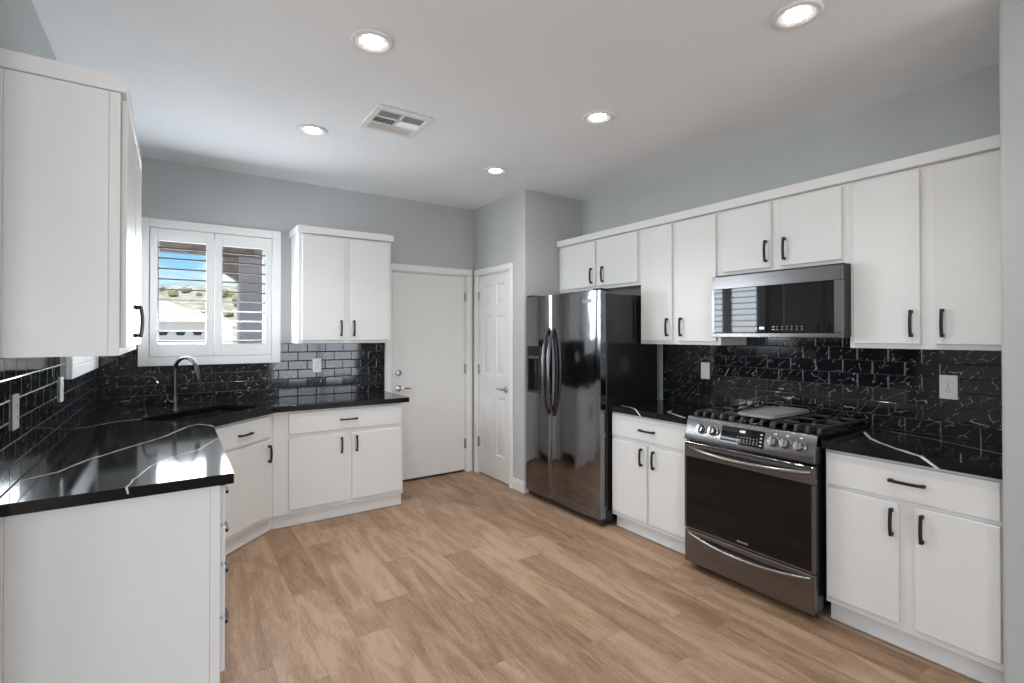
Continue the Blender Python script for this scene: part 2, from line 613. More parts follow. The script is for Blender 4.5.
# wall with the pantry door: side pieces, header, and the return that ends beside the refrigerator
arc = [(XP + pr - pr * math.cos(t), YP + pr - pr * math.sin(t)) for t in (0, PI / 8, PI / 4, 3 * PI / 8, PI / 2)]
prism(bm, [(XP, PY0)] + arc + [(XR, YP), (XR, YP + WT), (XP + WT, YP + WT), (XP + WT, PY0)], 0, H)
box(bm, XP, XP + WT, PY1, YB, 0, H)
box(bm, XP, XP + WT, PY0, PY1, DZ, H)
struct('wall_pantry', bm, 'wall', 'grey pantry wall that turns a rounded corner beside the refrigerator', 'wall')

bm = new(); box(bm, XR, XR + WT, 0.42, YP + WT, 0, H)
struct('wall_right', bm, 'wall', 'grey right wall behind the range and microwave', 'wall')

SX, SY0, SY1 = 2.668, 0.40, 0.546                # end of the wall beside the near right cabinets
bm = new()
r = 0.02
pts = [(4.72, SY0)]
pts = [(4.72, SY1), (SX + r, SY1)] + [(SX + r - r * math.sin(t), SY1 - r + r * math.cos(t)) for t in (PI / 8, PI / 4, 3 * PI / 8, PI / 2)] \
    + [(SX, SY0 + r)] + [(SX + r - r * math.cos(t), SY0 + r - r * math.sin(t)) for t in (PI / 8, PI / 4, 3 * PI / 8, PI / 2)] + [(4.72, SY0)]
prism(bm, pts, 0, H)
struct('wall_near', bm, 'wall', 'end of a pale wall with rounded corners at the near right edge', 'wall')

# the living room the camera stands in
bm = new()
box(bm, -3.72, XL - WT, 1.95, 2.07, 0, H)
struct('wall_front', bm, 'wall')
bm = new()
box(bm, -3.72, -3.60, -2.7, 0.7, 0, 0.5)
box(bm, -3.72, -3.60, -2.7, 0.7, 2.2, H)
box(bm, -3.72, -3.60, -4.12, -2.7, 0, H)
box(bm, -3.72, -3.60, 0.7, 1.95, 0, H)
struct('wall_side', bm, 'wall')
bm = new()
box(bm, -3.60, -3.25, -4.12, -4.0, 0, H)
box(bm, -0.95, 2.0, -4.12, -4.0, 0, H)
box(bm, 4.30, 4.72, -4.12, -4.0, 0, H)
for a, b in ((-3.25, -0.95), (2.0, 4.30)):
    box(bm, a, b, -4.12, -4.0, 2.35, H)
    box(bm, a, b, -4.12, -4.0, 0, 0.25)
struct('wall_rear', bm, 'wall')
bm = new(); box(bm, 4.60, 4.72, -4.0, SY0, 0, H)
struct('wall_far_right', bm, 'wall')
# frames of the living-room windows
bm = new()
for a, b in ((-3.25, -0.95), (2.0, 4.30)):
    for x in (a, (a + b) / 2 - 0.03, b - 0.06):
        box(bm, x, x + 0.06, -4.09, -4.03, 0.25, 2.35)
    box(bm, a, b, -4.088, -4.032, 0.25, 0.31); box(bm, a, b, -4.088, -4.032, 2.29, 2.35)
struct('window_3', bm, 'trim')
bm = new()
for y in (-2.7, -1.6, -0.45, 0.64):
    box(bm, -3.69, -3.63, y, y + 0.06, 0.5, 2.2)
box(bm, -3.688, -3.632, -2.7, 0.7, 0.5, 0.56); box(bm, -3.688, -3.632, -2.7, 0.7, 2.14, 2.2)
struct('window_4', bm, 'trim')


# ------------------------------------------------------------------ doors, casings, baseboards
def casing_set(name, x0, x1, zt, w, parent_loc, rotz):
    """door trim in a local frame: x along the wall, -y towards the room"""
    bm = new()
    for a, b in ((x0 - w, x0), (x1, x1 + w)):
        box(bm, a, b, -0.016, 0.0, 0, zt, 0.004)
        box(bm, a + 0.006, b - 0.006, -0.020, -0.012, 0, zt - 0.004, 0.003)
    box(bm, x0 - w, x1 + w, -0.016, 0.0, zt, zt + w, 0.004)
    box(bm, x0 - w + 0.006, x1 + w - 0.006, -0.020, -0.012, zt + 0.006, zt + w - 0.006, 0.003)
    # jamb and stop
    for a, b in ((x0, x0 + 0.008), (x1 - 0.008, x1)):
        box(bm, a, b, 0.0, 0.115, 0, zt - 0.008)
    box(bm, x0, x1, 0.0, 0.115, zt - 0.008, zt)
    for a, b in ((x0 + 0.008, x0 + 0.028), (x1 - 0.028, x1 - 0.008)):
        box(bm, a, b, 0.052, 0.085, 0, zt - 0.008)
    box(bm, x0 + 0.008, x1 - 0.008, 0.052, 0.085, zt - 0.028, zt - 0.008)
    o = struct(name, bm, 'trim')
    o.location = parent_loc
    o.rotation_euler = (0, 0, rotz)
    return o


def hinge_bm(x, z):
    bm = new()
    box(bm, x - 0.011, x + 0.011, 0.002, 0.008, z - 0.05, z + 0.05, 0.001)
    lathe(bm, [(0, -0.052), (0.007, -0.05), (0.007, 0.05), (0, 0.052)], (x, -0.004, z), (0, 0, 1), 12)
    return bm


def lever_bm(x, z, sgn):
    bm = new()
    lathe(bm, [(0, 0.0), (0.031, 0.0), (0.031, 0.008), (0.026, 0.014), (0.012, 0.016), (0.011, 0.045), (0, 0.047)], (x, 0.006, z), (0, -1, 0), 28)
    pts = [(x, -0.034, z), (x + sgn * 0.02, -0.040, z), (x + sgn * 0.06, -0.041, z + 0.001), (x + sgn * 0.112, -0.036, z - 0.002)]
    tube(bm, pts, [0.011, 0.0105, 0.009, 0.008], 12, flat=(0.7, 1.0))
    return bm


# back door: flush slab, hinged on its right side
casing_set('trim_1', DX0, DX1, DZ, 0.068, (0, YB, 0), 0)
d1 = bpy.data.objects.new('door_1', None)
COL.objects.link(d1)
d1.location = ((DX0 + DX1) / 2, YB, 0)
d1['kind'] = 'structure'
d1['label'] = 'flush white back door with lever and deadbolt on its left edge'
d1['category'] = 'door'
hw = (DX1 - DX0) / 2 - 0.011
bm = new(); box(bm, -hw, hw, 0.006, 0.048, 0.022, DZ - 0.011, 0.002)
obj('slab', bm, 'door', d1)
bm = new(); box(bm, -hw, hw, 0.012, 0.045, 0.003, 0.019, 0.002)
obj('door_sweep', bm, 'rubber', d1)
for z in (1.84, 1.085, 0.30):
    obj('hinge', hinge_bm(hw + 0.003, z), 'nickel', d1)
obj('lever_handle', lever_bm(-hw + 0.062, 0.923, 1), 'nickel', d1)
bm = new()
lathe(bm, [(0, 0), (0.030, 0), (0.030, 0.010), (0.024, 0.018), (0, 0.020)], (-hw + 0.062, 0.006, 1.075), (0, -1, 0), 28)
box(bm, -hw + 0.056, -hw + 0.068, -0.030, -0.012, 1.062, 1.088, 0.003)
obj('deadbolt', bm, 'nickel', d1)

# pantry door: six panels, faces -X (rotated -90 degrees: local x runs towards the camera)
casing_set('trim_2', -(PY1 - PY0) / 2, (PY1 - PY0) / 2, DZ, 0.060, (XP, (PY0 + PY1) / 2, 0), -PI / 2)
d2 = bpy.data.objects.new('door_2', None)
COL.objects.link(d2)
d2.location = (XP, (PY0 + PY1) / 2, 0)
d2.rotation_euler = (0, 0, -PI / 2)
d2['kind'] = 'structure'
d2['label'] = 'narrow white six panel pantry door beside the refrigerator wall'
d2['category'] = 'door'
hw2 = (PY1 - PY0) / 2 - 0.011


def six_panel(hw, z0, z1, y0, y1):
    bm = new()
    xs = [-hw, -hw + 0.085, -0.045, 0.045, hw - 0.085, hw]
    zs = [z0, 0.245, 0.825, 1.045, 1.635, 1.745, 1.955, z1]
    grid = [[bm.verts.new((x, y0, z)) for z in zs] for x in xs]
    panels = []
    for i in range(5):
        for j in range(7):
            f = bm.faces.new((grid[i][j], grid[i + 1][j], grid[i + 1][j + 1], grid[i][j + 1]))
            if i in (1, 3) and j in (1, 3, 5):
                panels.append(f)
    for f in panels:
        bmesh.ops.inset_individual(bm, faces=[f], thickness=0.010, depth=-0.007, use_even_offset=True)
        bmesh.ops.inset_individual(bm, faces=[f], thickness=0.014, depth=0.0, use_even_offset=True)
        bmesh.ops.inset_individual(bm, faces=[f], thickness=0.010, depth=0.0045, use_even_offset=True)
    bk = [bm.verts.new(p) for p in ((-hw, y1, z0), (hw, y1, z0), (hw, y1, z1), (-hw, y1, z1))]
    bm.faces.new(bk[::-1])
    top = [grid[i][-1] for i in range(6)]
    bot = [grid[i][0] for i in range(6)]
    lf = [grid[0][j] for j in range(8)]
    rt = [grid[-1][j] for j in range(8)]
    bm.faces.new(top + [bk[2], bk[3]])
    bm.faces.new(bot[::-1] + [bk[0], bk[1]])
    bm.faces.new(lf[::-1] + [bk[3], bk[0]][::-1] if False else [bk[0], bk[3]] + lf[::-1])
    bm.faces.new(rt + [bk[2], bk[1]])
    bmesh.ops.recalc_face_normals(bm, faces=bm.faces[:])
    return bm


obj('slab', six_panel(hw2, 0.014, DZ - 0.011, 0.006, 0.045), 'door', d2)
for z in (1.84, 1.085, 0.33):
    obj('hinge', hinge_bm(-hw2 - 0.003, z), 'nickel', d2)
obj('lever_handle', lever_bm(hw2 - 0.062, 0.918, -1), 'nickel', d2)

bm = new()
y0 = PY0 - 0.062
box(bm, XP - 0.014, XP - 0.001, YP - 0.012, y0, 0.001, 0.085, 0.003)
box(bm, XP - 0.009, XP - 0.001, YP - 0.009, y0, 0.085, 0.108, 0.003)
box(bm, XP - 0.014, XP + 0.10, YP - 0.014, YP - 0.001, 0.001, 0.085, 0.003)
box(bm, XP - 0.009, XP + 0.10, YP - 0.009, YP - 0.001, 0.085, 0.108, 0.003)
struct('baseboard_pantry', bm, 'trim', 'short white baseboard at the wall corner beside the refrigerator', 'baseboard')


# ------------------------------------------------------------------ windows with plantation shutters
def shutter_window(win_name, mb_label, loc, rotz, half, z0, z1, opening, label):
    """window pane and frame in the wall plus an interior shutter set standing proud of it"""
    w = bpy.data.objects.new(win_name, None)
    COL.objects.link(w)
    w.location = loc
    w.rotation_euler = (0, 0, rotz)
    w['kind'] = 'structure'
    w['label'] = mb_label
    w['category'] = 'window'
    ox0, ox1 = opening
    bm = new()
    for a, b in ((ox0, ox0 + 0.035), (ox1 - 0.035, ox1), ((ox0 + ox1) / 2 - 0.018, (ox0 + ox1) / 2 + 0.018)):
        box(bm, a, b, 0.06, 0.10, WZ0, WZ1, 0.003)
    box(bm, ox0, ox1, 0.061, 0.099, WZ0, WZ0 + 0.035, 0.003)
    box(bm, ox0, ox1, 0.061, 0.099, WZ1 - 0.035, WZ1, 0.003)
    obj('window_frame', bm, 'trim', w)
    bm = new(); box(bm, ox0 + 0.02, ox1 - 0.02, 0.078, 0.083, WZ0 + 0.02, WZ1 - 0.02)
    obj('pane', bm, 'pane', w)

    s = thing('window_shutter', label, 'shutter', loc, rotz)
    fw = 0.066
    bm = new()
    for a, b in ((-half, -half + fw), (half - fw, half)):
        box(bm, a, b, -0.032, -0.001, z0, z1, 0.003)
    box(bm, -half + fw, half - fw, -0.032, -0.001, z0, z0 + fw, 0.003)
    box(bm, -half + fw, half - fw, -0.032, -0.001, z1 - fw, z1, 0.003)
    obj('shutter_frame', bm, 'louver', s)
    gap = 0.004
    inner = half - fw - 0.003
    for a, b in ((-inner, -gap / 2), (gap / 2, inner)):
        bm = new()
        st, rl = 0.050, 0.094
        p0, p1 = z0 + fw + 0.003, z1 - fw - 0.003
        outer_l = a == -inner
        sl, sr = (st, 0.054) if outer_l else (0.054, st)
        for c, d in ((a, a + sl), (b - sr, b)):
            box(bm, c, d, -0.027, 0.0, p0, p1, 0.003)
        box(bm, a + sl, b - sr, -0.0268, -0.0002, p0, p0 + rl, 0.003)
        box(bm, a + sl, b - sr, -0.0268, -0.0002, p1 - rl, p1, 0.003)
        panel = obj('shutter_panel', bm, 'louver', s)
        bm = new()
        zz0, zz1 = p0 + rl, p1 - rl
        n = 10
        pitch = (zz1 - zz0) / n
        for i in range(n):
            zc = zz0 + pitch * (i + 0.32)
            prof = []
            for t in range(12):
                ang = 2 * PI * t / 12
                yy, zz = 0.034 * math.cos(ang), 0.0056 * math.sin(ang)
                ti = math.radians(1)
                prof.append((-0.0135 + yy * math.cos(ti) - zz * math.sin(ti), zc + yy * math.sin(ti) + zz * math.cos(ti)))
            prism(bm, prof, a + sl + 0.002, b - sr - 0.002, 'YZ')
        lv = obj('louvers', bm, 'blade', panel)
        hx = a + 0.006 if outer_l else b - 0.006
        for z in (p0 + 0.10, p1 - 0.10):
            bm = new()
            lathe(bm, [(0, -0.028), (0.0045, -0.027), (0.0045, 0.027), (0, 0.028)], (hx, -0.030, z), (0, 0, 1), 10)
            obj('hinge', bm, 'louver', panel)
    return s


shutter_window('window_1', 'back wall window behind the white shutters above the sink', (0.2665, YB, 0), 0, 0.4865, 1.210, 2.326,
               (WX0 - 0.2665, WX1 - 0.2665), 'white louvered shutter pair on the back wall window above the sink')
shutter_window('window_2', 'corner window in the left wall mostly hidden by the wall cabinet', (XL, (LY0 + LY1) / 2, 0), PI / 2, 0.555, 1.210, 2.326,
               (LY0 - (LY0 + LY1) / 2, LY1 - (LY0 + LY1) / 2), 'white louvered shutter on the left wall, mostly hidden behind the wall cabinet')

# ------------------------------------------------------------------ tiled backsplashes
tb = 0.007
bm = new()
box(bm, XL + 0.009, -0.2215, YB - tb, YB - 0.0005, CT + 0.001, 1.374)
box(bm, -0.2215, 0.7535, YB - tb, YB - 0.0005, CT + 0.001, 1.2085)
box(bm, 0.7535, 1.672, YB - tb, YB - 0.0005, CT + 0.001, 1.374)
tag(obj('tile_backsplash', bm, 'tile_x', smooth=False), 'glossy black subway tile backsplash on the back wall under the shuttered window', 'backsplash')
bm = new()
box(bm, XL + 0.0005, XL + tb, 2.19, 3.50, CT + 0.001, 1.374)
box(bm, XL + 0.0005, XL + tb, 3.50, YB - 0.009, CT + 0.001, 1.2085)
tag(obj('tile_backsplash', bm, 'tile_yl', smooth=False), 'glossy black subway tile backsplash on the left wall under the big cabinet', 'backsplash')
bm = new()
box(bm, XR - tb, XR - 0.0005, SY1 + 0.001, 2.721, CT + 0.001, 1.374)
box(bm, XR - tb, XR - 0.0005, 1.218, 1.992, 1.374, 1.428)
tag(obj('tile_backsplash', bm, 'tile_yr', smooth=False), 'black veined subway tile backsplash behind the range on the right wall', 'backsplash')


# ================================================================== cabinets
def pull_bm(length, vertical):
    """arched bar pull with two square feet; lies on y = 0, stands out towards -y"""
    bm = new()
    hl = length / 2
    for s in (-1, 1):
        a = s * (hl - 0.008)
        c = [(a - 0.0085, 0.0), (a + 0.0085, 0.0), (a + 0.006, -0.020), (a - 0.006, -0.020)]
        if vertical:
            prism(bm, [(y, u) for u, y in c], -0.0065, 0.0065, 'YZ', bev=0.0012)
        else:
            prism(bm, c, -0.0065, 0.0065, 'XY', bev=0.0012)
    n = 10
    top, bot = [], []
    for i in range(n + 1):
        u = -hl + length * i / n
        k = 1 - (2 * i / n - 1) ** 2
        top.append((u, -0.024 - 0.007 * k))
        bot.append((u, -0.014 - 0.007 * k))
    poly = top + bot[::-1]
    if vertical:
        prism(bm, [(y, u) for u, y in poly], -0.006, 0.006, 'YZ')
    else:
        prism(bm, poly, -0.006, 0.006, 'XY')
    return bm


PULL_ME = {}


def pull(parent, x, y, z, length, vertical):
    key = (round(length, 3), vertical)
    if key not in PULL_ME:
        o = obj('handle', pull_bm(length, vertical), 'black', parent, (x, y, z))
        PULL_ME[key] = o.data
    else:
        o = bpy.data.objects.new('handle', PULL_ME[key])
        COL.objects.link(o)
        o.parent = parent
        o.location = (x, y, z)
    return o


DT = 0.018


def fronts(root, panels):
    """panels: (kind, x0, x1, z0, z1, handle) on the face frame at local y = 0; handle = (x, z, vertical, length) or None"""
    for kind, x0, x1, z0, z1, hd in panels:
        bm = new()
        box(bm, x0, x1, -DT - 0.0005, -0.0005, z0, z1, 0.0022)
        d = obj(kind, bm, 'cab', root)
        if hd:
            pull(d, hd[0], -DT, hd[1], hd[3], hd[2])


def wall_cabinet(label, loc, rotz, w, d, z0, z1, panels, end_panel=None, group=None):
    root = thing('wall_cabinet', label, 'cabinet', loc, rotz, group)
    bm = new()
    z0 -= loc[2]; z1 -= loc[2]
    # carcass: sides, back, top, recessed bottom, face frame
    box(bm, 0, 0.018, 0.02, d, z0, z1)
    box(bm, w - 0.018, w, 0.02, d, z0, z1)
    box(bm, 0.018, w - 0.018, d - 0.01, d, z0 + 0.012, z1)
    box(bm, 0.018, w - 0.018, 0.02, d - 0.01, z0 + 0.012, z0 + 0.028)
    box(bm, 0.018, w - 0.018, 0.02, d - 0.01, z1 - 0.018, z1)
    obj('carcass', bm, 'cab', root)
    bm = new()
    box(bm, 0, w, 0.0, 0.02, z0, z1, 0.0015)
    obj('face_frame', bm, 'cab', root)
    if end_panel:
        s = end_panel
        bm = new()
        xa, xb = ((-0.0065, -0.0005) if s < 0 else (w + 0.0005, w + 0.0065))
        box(bm, xa, xb, 0.0, 0.030, z0, z1, 0.001)
        box(bm, xa + (0.002 if s < 0 else 0), xb - (0.002 if s > 0 else 0), 0.031, d - 0.031, z0, z1)
        box(bm, xa, xb, d - 0.030, d, z0, z1, 0.001)
        obj('end_panel', bm, 'cab', root)
    fronts(root, [(k, a, b, p - loc[2], q - loc[2], (hd[0], hd[1] - loc[2], hd[2], hd[3]) if hd else None) for k, a, b, p, q, hd in panels])
    return root


HL = 0.135
# right wall; local x runs towards the camera (decreasing Y)
UF = 3.062
ud = XR - UF - 0.002


def RU(y):                                       # world Y -> local x for a cabinet that starts at ystart
    return y


def right_upper(ya, yb, z0, label, doors):
    pan = []
    for y0, y1, hy, hz in doors:
        pan.append(('door', ya - y0, ya - y1, z0 + 0.026, 2.266, (ya - hy, hz, True, HL)))
    return wall_cabinet(label, (UF, ya, z0), -PI / 2, ya - yb, ud, z0, 2.279, pan)


right_upper(3.712, 2.703, 1.842, 'low white two door wall cabinet above the black refrigerator',
            [(3.665, 3.205, 3.243, 1.965), (3.185, 2.722, 3.105, 1.965)])
right_upper(2.702, 2.003, ZU, 'tall white two door wall cabinet between the refrigerator and microwave',
            [(2.682, 2.392, 2.430, 1.503), (2.343, 2.030, 2.308, 1.503)])
right_upper(2.002, 1.226, 1.838, 'short white two door wall cabinet above the microwave',
            [(1.978, 1.652, 1.680, 1.965), (1.592, 1.258, 1.566, 1.965)])
right_upper(1.225, 0.551, ZU, 'tall white two door wall cabinet above the outlet beside the near wall',
            [(1.202, 0.910, 0.944, 1.503), (0.852, 0.575, 0.822, 1.503)])


def cornice(name, pts, label):
    """flat crown board: polygon in plan, from 2.280 to ZT, with a small lip below"""
    bm = new()
    prism(bm, pts, 2.2805, ZT, 'XY', bev=0.003)
    return tag(obj(name, bm, 'cab'), label, 'cornice')


cornice('cabinet_cornice', [(3.030, 3.715), (3.030, 0.550), (XR - 0.003, 0.550), (XR - 0.003, 3.715)],
        'long white flat cornice board along the tops of the right wall cabinets')
cornice('cabinet_cornice', [(0.824, 4.303), (1.634, 4.303), (1.634, YB - 0.003), (0.824, YB - 0.003)],
        'white flat cornice board on top of the back wall cabinet beside the window')
cornice('cabinet_cornice', [(XL + 0.003, 2.166), (-0.138, 2.166), (-0.138, 3.150), (XL + 0.003, 3.150)],
        'white flat cornice board on top of the large left wall cabinet')

# back wall
wall_cabinet('white two door wall cabinet between the shuttered window and back door', (0.838, 4.343, ZU), 0, 0.782, YB - 4.343 - 0.002, ZU, 2.279,
             [('door', 0.028, 0.368, ZU + 0.026, 2.266, (0.338, 1.503, True, HL)),
              ('door', 0.414, 0.758, ZU + 0.026, 2.266, (0.446, 1.503, True, HL))])
# left wall (local x runs away from the camera)
LF = -0.155
wall_cabinet('large white wall cabinet at the near left, its plain end panel facing the room', (LF, 2.180, ZU), PI / 2, 0.955, LF - XL - 0.002, ZU, 2.279,
             [('door', 0.022, 0.452, ZU + 0.026, 2.266, (0.420, 1.503, True, HL)),
              ('door', 0.500, 0.932, ZU + 0.026, 2.266, (0.532, 1.503, True, HL))], end_panel=-1)


def base_cabinet(label, loc, rotz, w, d, panels, toe=0.05, end_panel=None, poly=None, ext=(-0.001, -0.001), toe_return=None):
    root = thing('base_cabinet', label, 'cabinet', loc, rotz)
    top = 0.8725
    bm = new()
    if poly is None:
        box(bm, 0, 0.018, 0.02, d, 0.10, top)
        box(bm, w - 0.018, w, 0.02, d, 0.10, top)
        box(bm, 0.018, w - 0.018, d - 0.01, d, 0.10, top)
        box(bm, 0.018, w - 0.018, 0.02, d - 0.01, 0.10, 0.118)
        box(bm, 0.018, w - 0.018, 0.02, 0.10, top - 0.018, top)
    else:
        prism(bm, poly, 0.10, 0.45)
    obj('carcass', bm, 'cab', root)
    bm = new()
    box(bm, 0, w, 0.0, 0.0195, 0.10, top, 0.0015)
    obj('face_frame', bm, 'cab', root)
    bm = new()
    box(bm, -ext[0], w + ext[1], toe, toe + 0.008, 0.001, 0.0995)
    box(bm, -ext[0], w + ext[1], toe - 0.010, toe - 0.0005, 0.001, 0.016, 0.003)
    if toe_return:
        prism(bm, toe_return, 0.001, 0.0995)
    obj('toe_kick', bm, 'cab', root)
    if end_panel:
        bm = new()
        xa, xb = ((-0.0075, -0.0005) if end_panel < 0 else (w + 0.0005, w + 0.0075))
        box(bm, xa, xb, 0.0, 0.034, 0.10, top, 0.001)
        box(bm, xa, xb, toe + 0.001, 0.034, 0.001, 0.0995, 0.001)
        box(bm, xa + (0.002 if end_panel < 0 else 0), xb - (0.002 if end_panel > 0 else 0), 0.035, d - 0.03, 0.001, top)
        box(bm, xa, xb, d - 0.029, d, 0.001, top, 0.001)
        obj('end_panel', bm, 'cab', root)
    fronts(root, panels)
    return root


HB = 0.125
BF = 2.746                                       # face frame of the right base cabinets
bd = XR - BF - 0.002
ya = 2.704
base_cabinet('white base cabinet with drawer and two doors between refrigerator and range', (BF, ya, 0), -PI / 2, ya - 2.003, bd,
             [('drawer', ya - 2.688, ya - 2.030, 0.700, 0.858, (ya - 2.352, 0.775, False, 0.135)),
              ('door', ya - 2.688, ya - 2.362, 0.135, 0.668, (ya - 2.402, 0.585, True, HB)),
              ('door', ya - 2.338, ya - 2.030, 0.135, 0.668, (ya - 2.294, 0.585, True, HB))], toe=0.048)
ya = 1.212
base_cabinet('white base cabinet with drawer and two doors between range and near wall', (BF, ya, 0), -PI / 2, ya - 0.550, bd,
             [('drawer', ya - 1.203, ya - 0.562, 0.700, 0.858, (ya - 0.866, 0.782, False, 0.135)),
              ('door', ya - 1.203, ya - 0.900, 0.135, 0.680, (ya - 0.924, 0.592, True, HB)),
              ('door', ya - 0.842, ya - 0.562, 0.135, 0.680, (ya - 0.812, 0.592, True, HB))], toe=0.048)
# back wall base
base_cabinet('white base cabinet with drawer and two doors beside the back door', (0.610, 4.048, 0), 0, 1.008, YB - 4.048 - 0.002,
             [('drawer', 0.106, 0.990, 0.700, 0.855, (0.550, 0.778, False, 0.135)),
              ('door', 0.106, 0.526, 0.135, 0.664, (0.492, 0.577, True, HB)),
              ('door', 0.576, 0.990, 0.135, 0.664, (0.610, 0.577, True, HB))], toe=0.032, ext=(0.0, -0.001))
# diagonal sink base: its plan is a pentagon behind the 45 degree front
DIAG = (0.1475, 3.587)
dw = 0.6533


def dloc(x, y):
    dx, dy = x - DIAG[0], y - DIAG[1]
    c = math.sqrt(0.5)
    return (c * (dx + dy), c * (-dx + dy))


poly = [dloc(*p) for p in ((0.136, 3.606), (0.590, 4.060), (0.590, 4.10), (0.02, 4.62), (-0.44, 4.62), (-0.44, 4.10), (0.10, 3.606))]
base_cabinet('white diagonal corner cabinet under the sink with one drawer front and door', (*DIAG, 0), PI / 4, dw, 0.3,
             [('drawer', 0.085, 0.604, 0.700, 0.855, (0.340, 0.772, False, 0.125)),
              ('door', 0.085, 0.604, 0.135, 0.684, (0.580, 0.585, True, HB))], toe=0.036, poly=poly, ext=(0.012, -0.0005), toe_return=[dloc(*p) for p in ((0.5825, 4.0735), (0.6092, 4.0800), (0.6092, 4.0880), (0.5765, 4.0805))])
# left run: four drawers nearest, then a hidden door cabinet
PF = 0.152
ld = PF - XL - 0.002
base_cabinet('white four drawer base cabinet at the near left, its plain end facing the room', (PF, 2.232, 0), PI / 2, 0.52, ld,
             [('drawer', 0.020, 0.500, 0.712, 0.858, (0.26, 0.782, False, 0.125)),
              ('drawer', 0.020, 0.500, 0.556, 0.698, (0.26, 0.620, False, 0.125)),
              ('drawer', 0.020, 0.500, 0.352, 0.542, (0.26, 0.452, False, 0.125)),
              ('drawer', 0.020, 0.500, 0.135, 0.338, (0.26, 0.236, False, 0.125))], toe=0.034, end_panel=-1)
base_cabinet('white base cabinet between the four drawer unit and diagonal sink cabinet', (PF, 2.754, 0), PI / 2, 0.825, ld,
             [('drawer', 0.020, 0.790, 0.700, 0.858, (0.405, 0.780, False, 0.135)),
              ('door', 0.020, 0.385, 0.135, 0.684, (0.350, 0.585, True, HB)),
              ('door', 0.425, 0.790, 0.135, 0.684, (0.460, 0.585, True, HB))], toe=0.034, ext=(-0.001, 0.014))


# ================================================================== worktops, sink, taps
def vein_strip(bm, pts, widths, z, mat=1, lift=0.0005):
    """a thin slightly ragged band of white stone along pts on the worktop surface"""
    P = []
    for (a, b) in zip(pts, pts[1:]):
        a, b = Vector((*a, 0)), Vector((*b, 0))
        n = max(2, int((b - a).length / 0.03))
        for i in range(n):
            P.append(a + (b - a) * (i / n))
    P.append(Vector((*pts[-1], 0)))
    L = []
    for i, p in enumerate(P):
        d = (P[min(i + 1, len(P) - 1)] - P[max(i - 1, 0)]).normalized()
        n = Vector((-d.y, d.x, 0))
        t = i / (len(P) - 1)
        wv = widths[0] + (widths[1] - widths[0]) * t
        wv *= random.uniform(0.6, 1.4)
        j = n * random.uniform(-0.0025, 0.0025)
        L.append((p + j + n * wv / 2, p + j - n * wv / 2))
    v = [(bm.verts.new((a.x, a.y, z + lift)), bm.verts.new((b.x, b.y, z + lift))) for a, b in L]
    for (a0, b0), (a1, b1) in zip(v, v[1:]):
        f = bm.faces.new((a0, b0, b1, a1))
        f.material_index = mat
        if f.normal.z < 0:
            f.normal_flip()
    for f in bm.faces:
        pass


def edge_vein(bm, x, y0, y1, w):
    """the vein carried down the front edge of a right-hand worktop"""
    f = bm.faces.new([bm.verts.new(p) for p in ((x, y0 + w / 2, CT), (x, y1 + w / 2, CB), (x, y1 - w / 3, CB), (x, y0 - w / 2, CT))])
    f.material_index = 1


def slab(bm, outer, hole, z0, z1):
    loops = [[Vector((*p, 0)) for p in outer]] + ([[Vector((*p, 0)) for p in hole]] if hole else [])
    flat = [p for lp in loops for p in lp]
    tris = tessellate_polygon(loops)
    top = [bm.verts.new((p.x, p.y, z1)) for p in flat]
    bot = [bm.verts.new((p.x, p.y, z0)) for p in flat]
    fs = []
    for a, b, c in tris:
        fs.append(bm.faces.new((top[a], top[b], top[c])))
        fs.append(bm.faces.new((bot[c], bot[b], bot[a])))
    i0 = 0
    for lp in loops:
        n = len(lp)
        for i in range(n):
            a, b = i0 + i, i0 + (i + 1) % n
            fs.append(bm.faces.new((bot[a], bot[b], top[b], top[a])))
        i0 += n
    bmesh.ops.recalc_face_normals(bm, faces=fs)


def sp(s, p):
    """sink coordinates: s along the diagonal front, p back from the diagonal worktop edge"""
    c = -3.3935 - p * math.sqrt(2)
    sm = s * math.sqrt(2)
    return ((sm + c) / 2, (sm - c) / 2)


def rrect(s0, s1, p0, p1, r, n=5):
    out = []
    for cx, cy, a0 in ((s1 - r, p1 - r, 0), (s0 + r, p1 - r, PI / 2), (s0 + r, p0 + r, PI), (s1 - r, p0 + r, 1.5 * PI)):
        for i in range(n + 1):
            t = a0 + PI / 2 * i / n
            out.append(sp(cx + r * math.cos(t), cy + r * math.sin(t)))
    return out


S0, S1, Q0, Q1 = 2.625, 3.305, 0.135, 0.505
hole = rrect(S0, S1, Q0, Q1, 0.05)
bm = new()
outer = [(XL + 0.0075, 2.200), (0.195, 2.200), (0.195, 3.5885), (0.6195, 4.013), (1.663, 4.013), (1.663, YB - 0.0075), (XL + 0.0075, YB - 0.0075)]
slab(bm, outer, hole, CB, CT)
vein_strip(bm, [(-0.462, 2.527), (-0.451, 2.529), (-0.37, 2.599), (-0.306, 2.764), (-0.21, 2.921), (-0.041, 3.181), (0.06, 3.44), (0.120, 3.515), (0.165, 3.46), (0.193, 3.38)], (0.010, 0.008), CT)
vein_strip(bm, [(-0.134, 2.202), (-0.12, 2.305), (-0.074, 2.509), (0.002, 2.634), (0.1, 2.74), (0.193, 2.987)], (0.007, 0.006), CT)
vein_strip(bm, [(-0.46, 3.745), (-0.408, 3.767), (-0.29, 3.90), (-0.167, 3.93)], (0.005, 0.010), CT)
vein_strip(bm, [(0.604, 4.147), (0.728, 4.088), (0.767, 4.016)], (0.007, 0.009), CT)
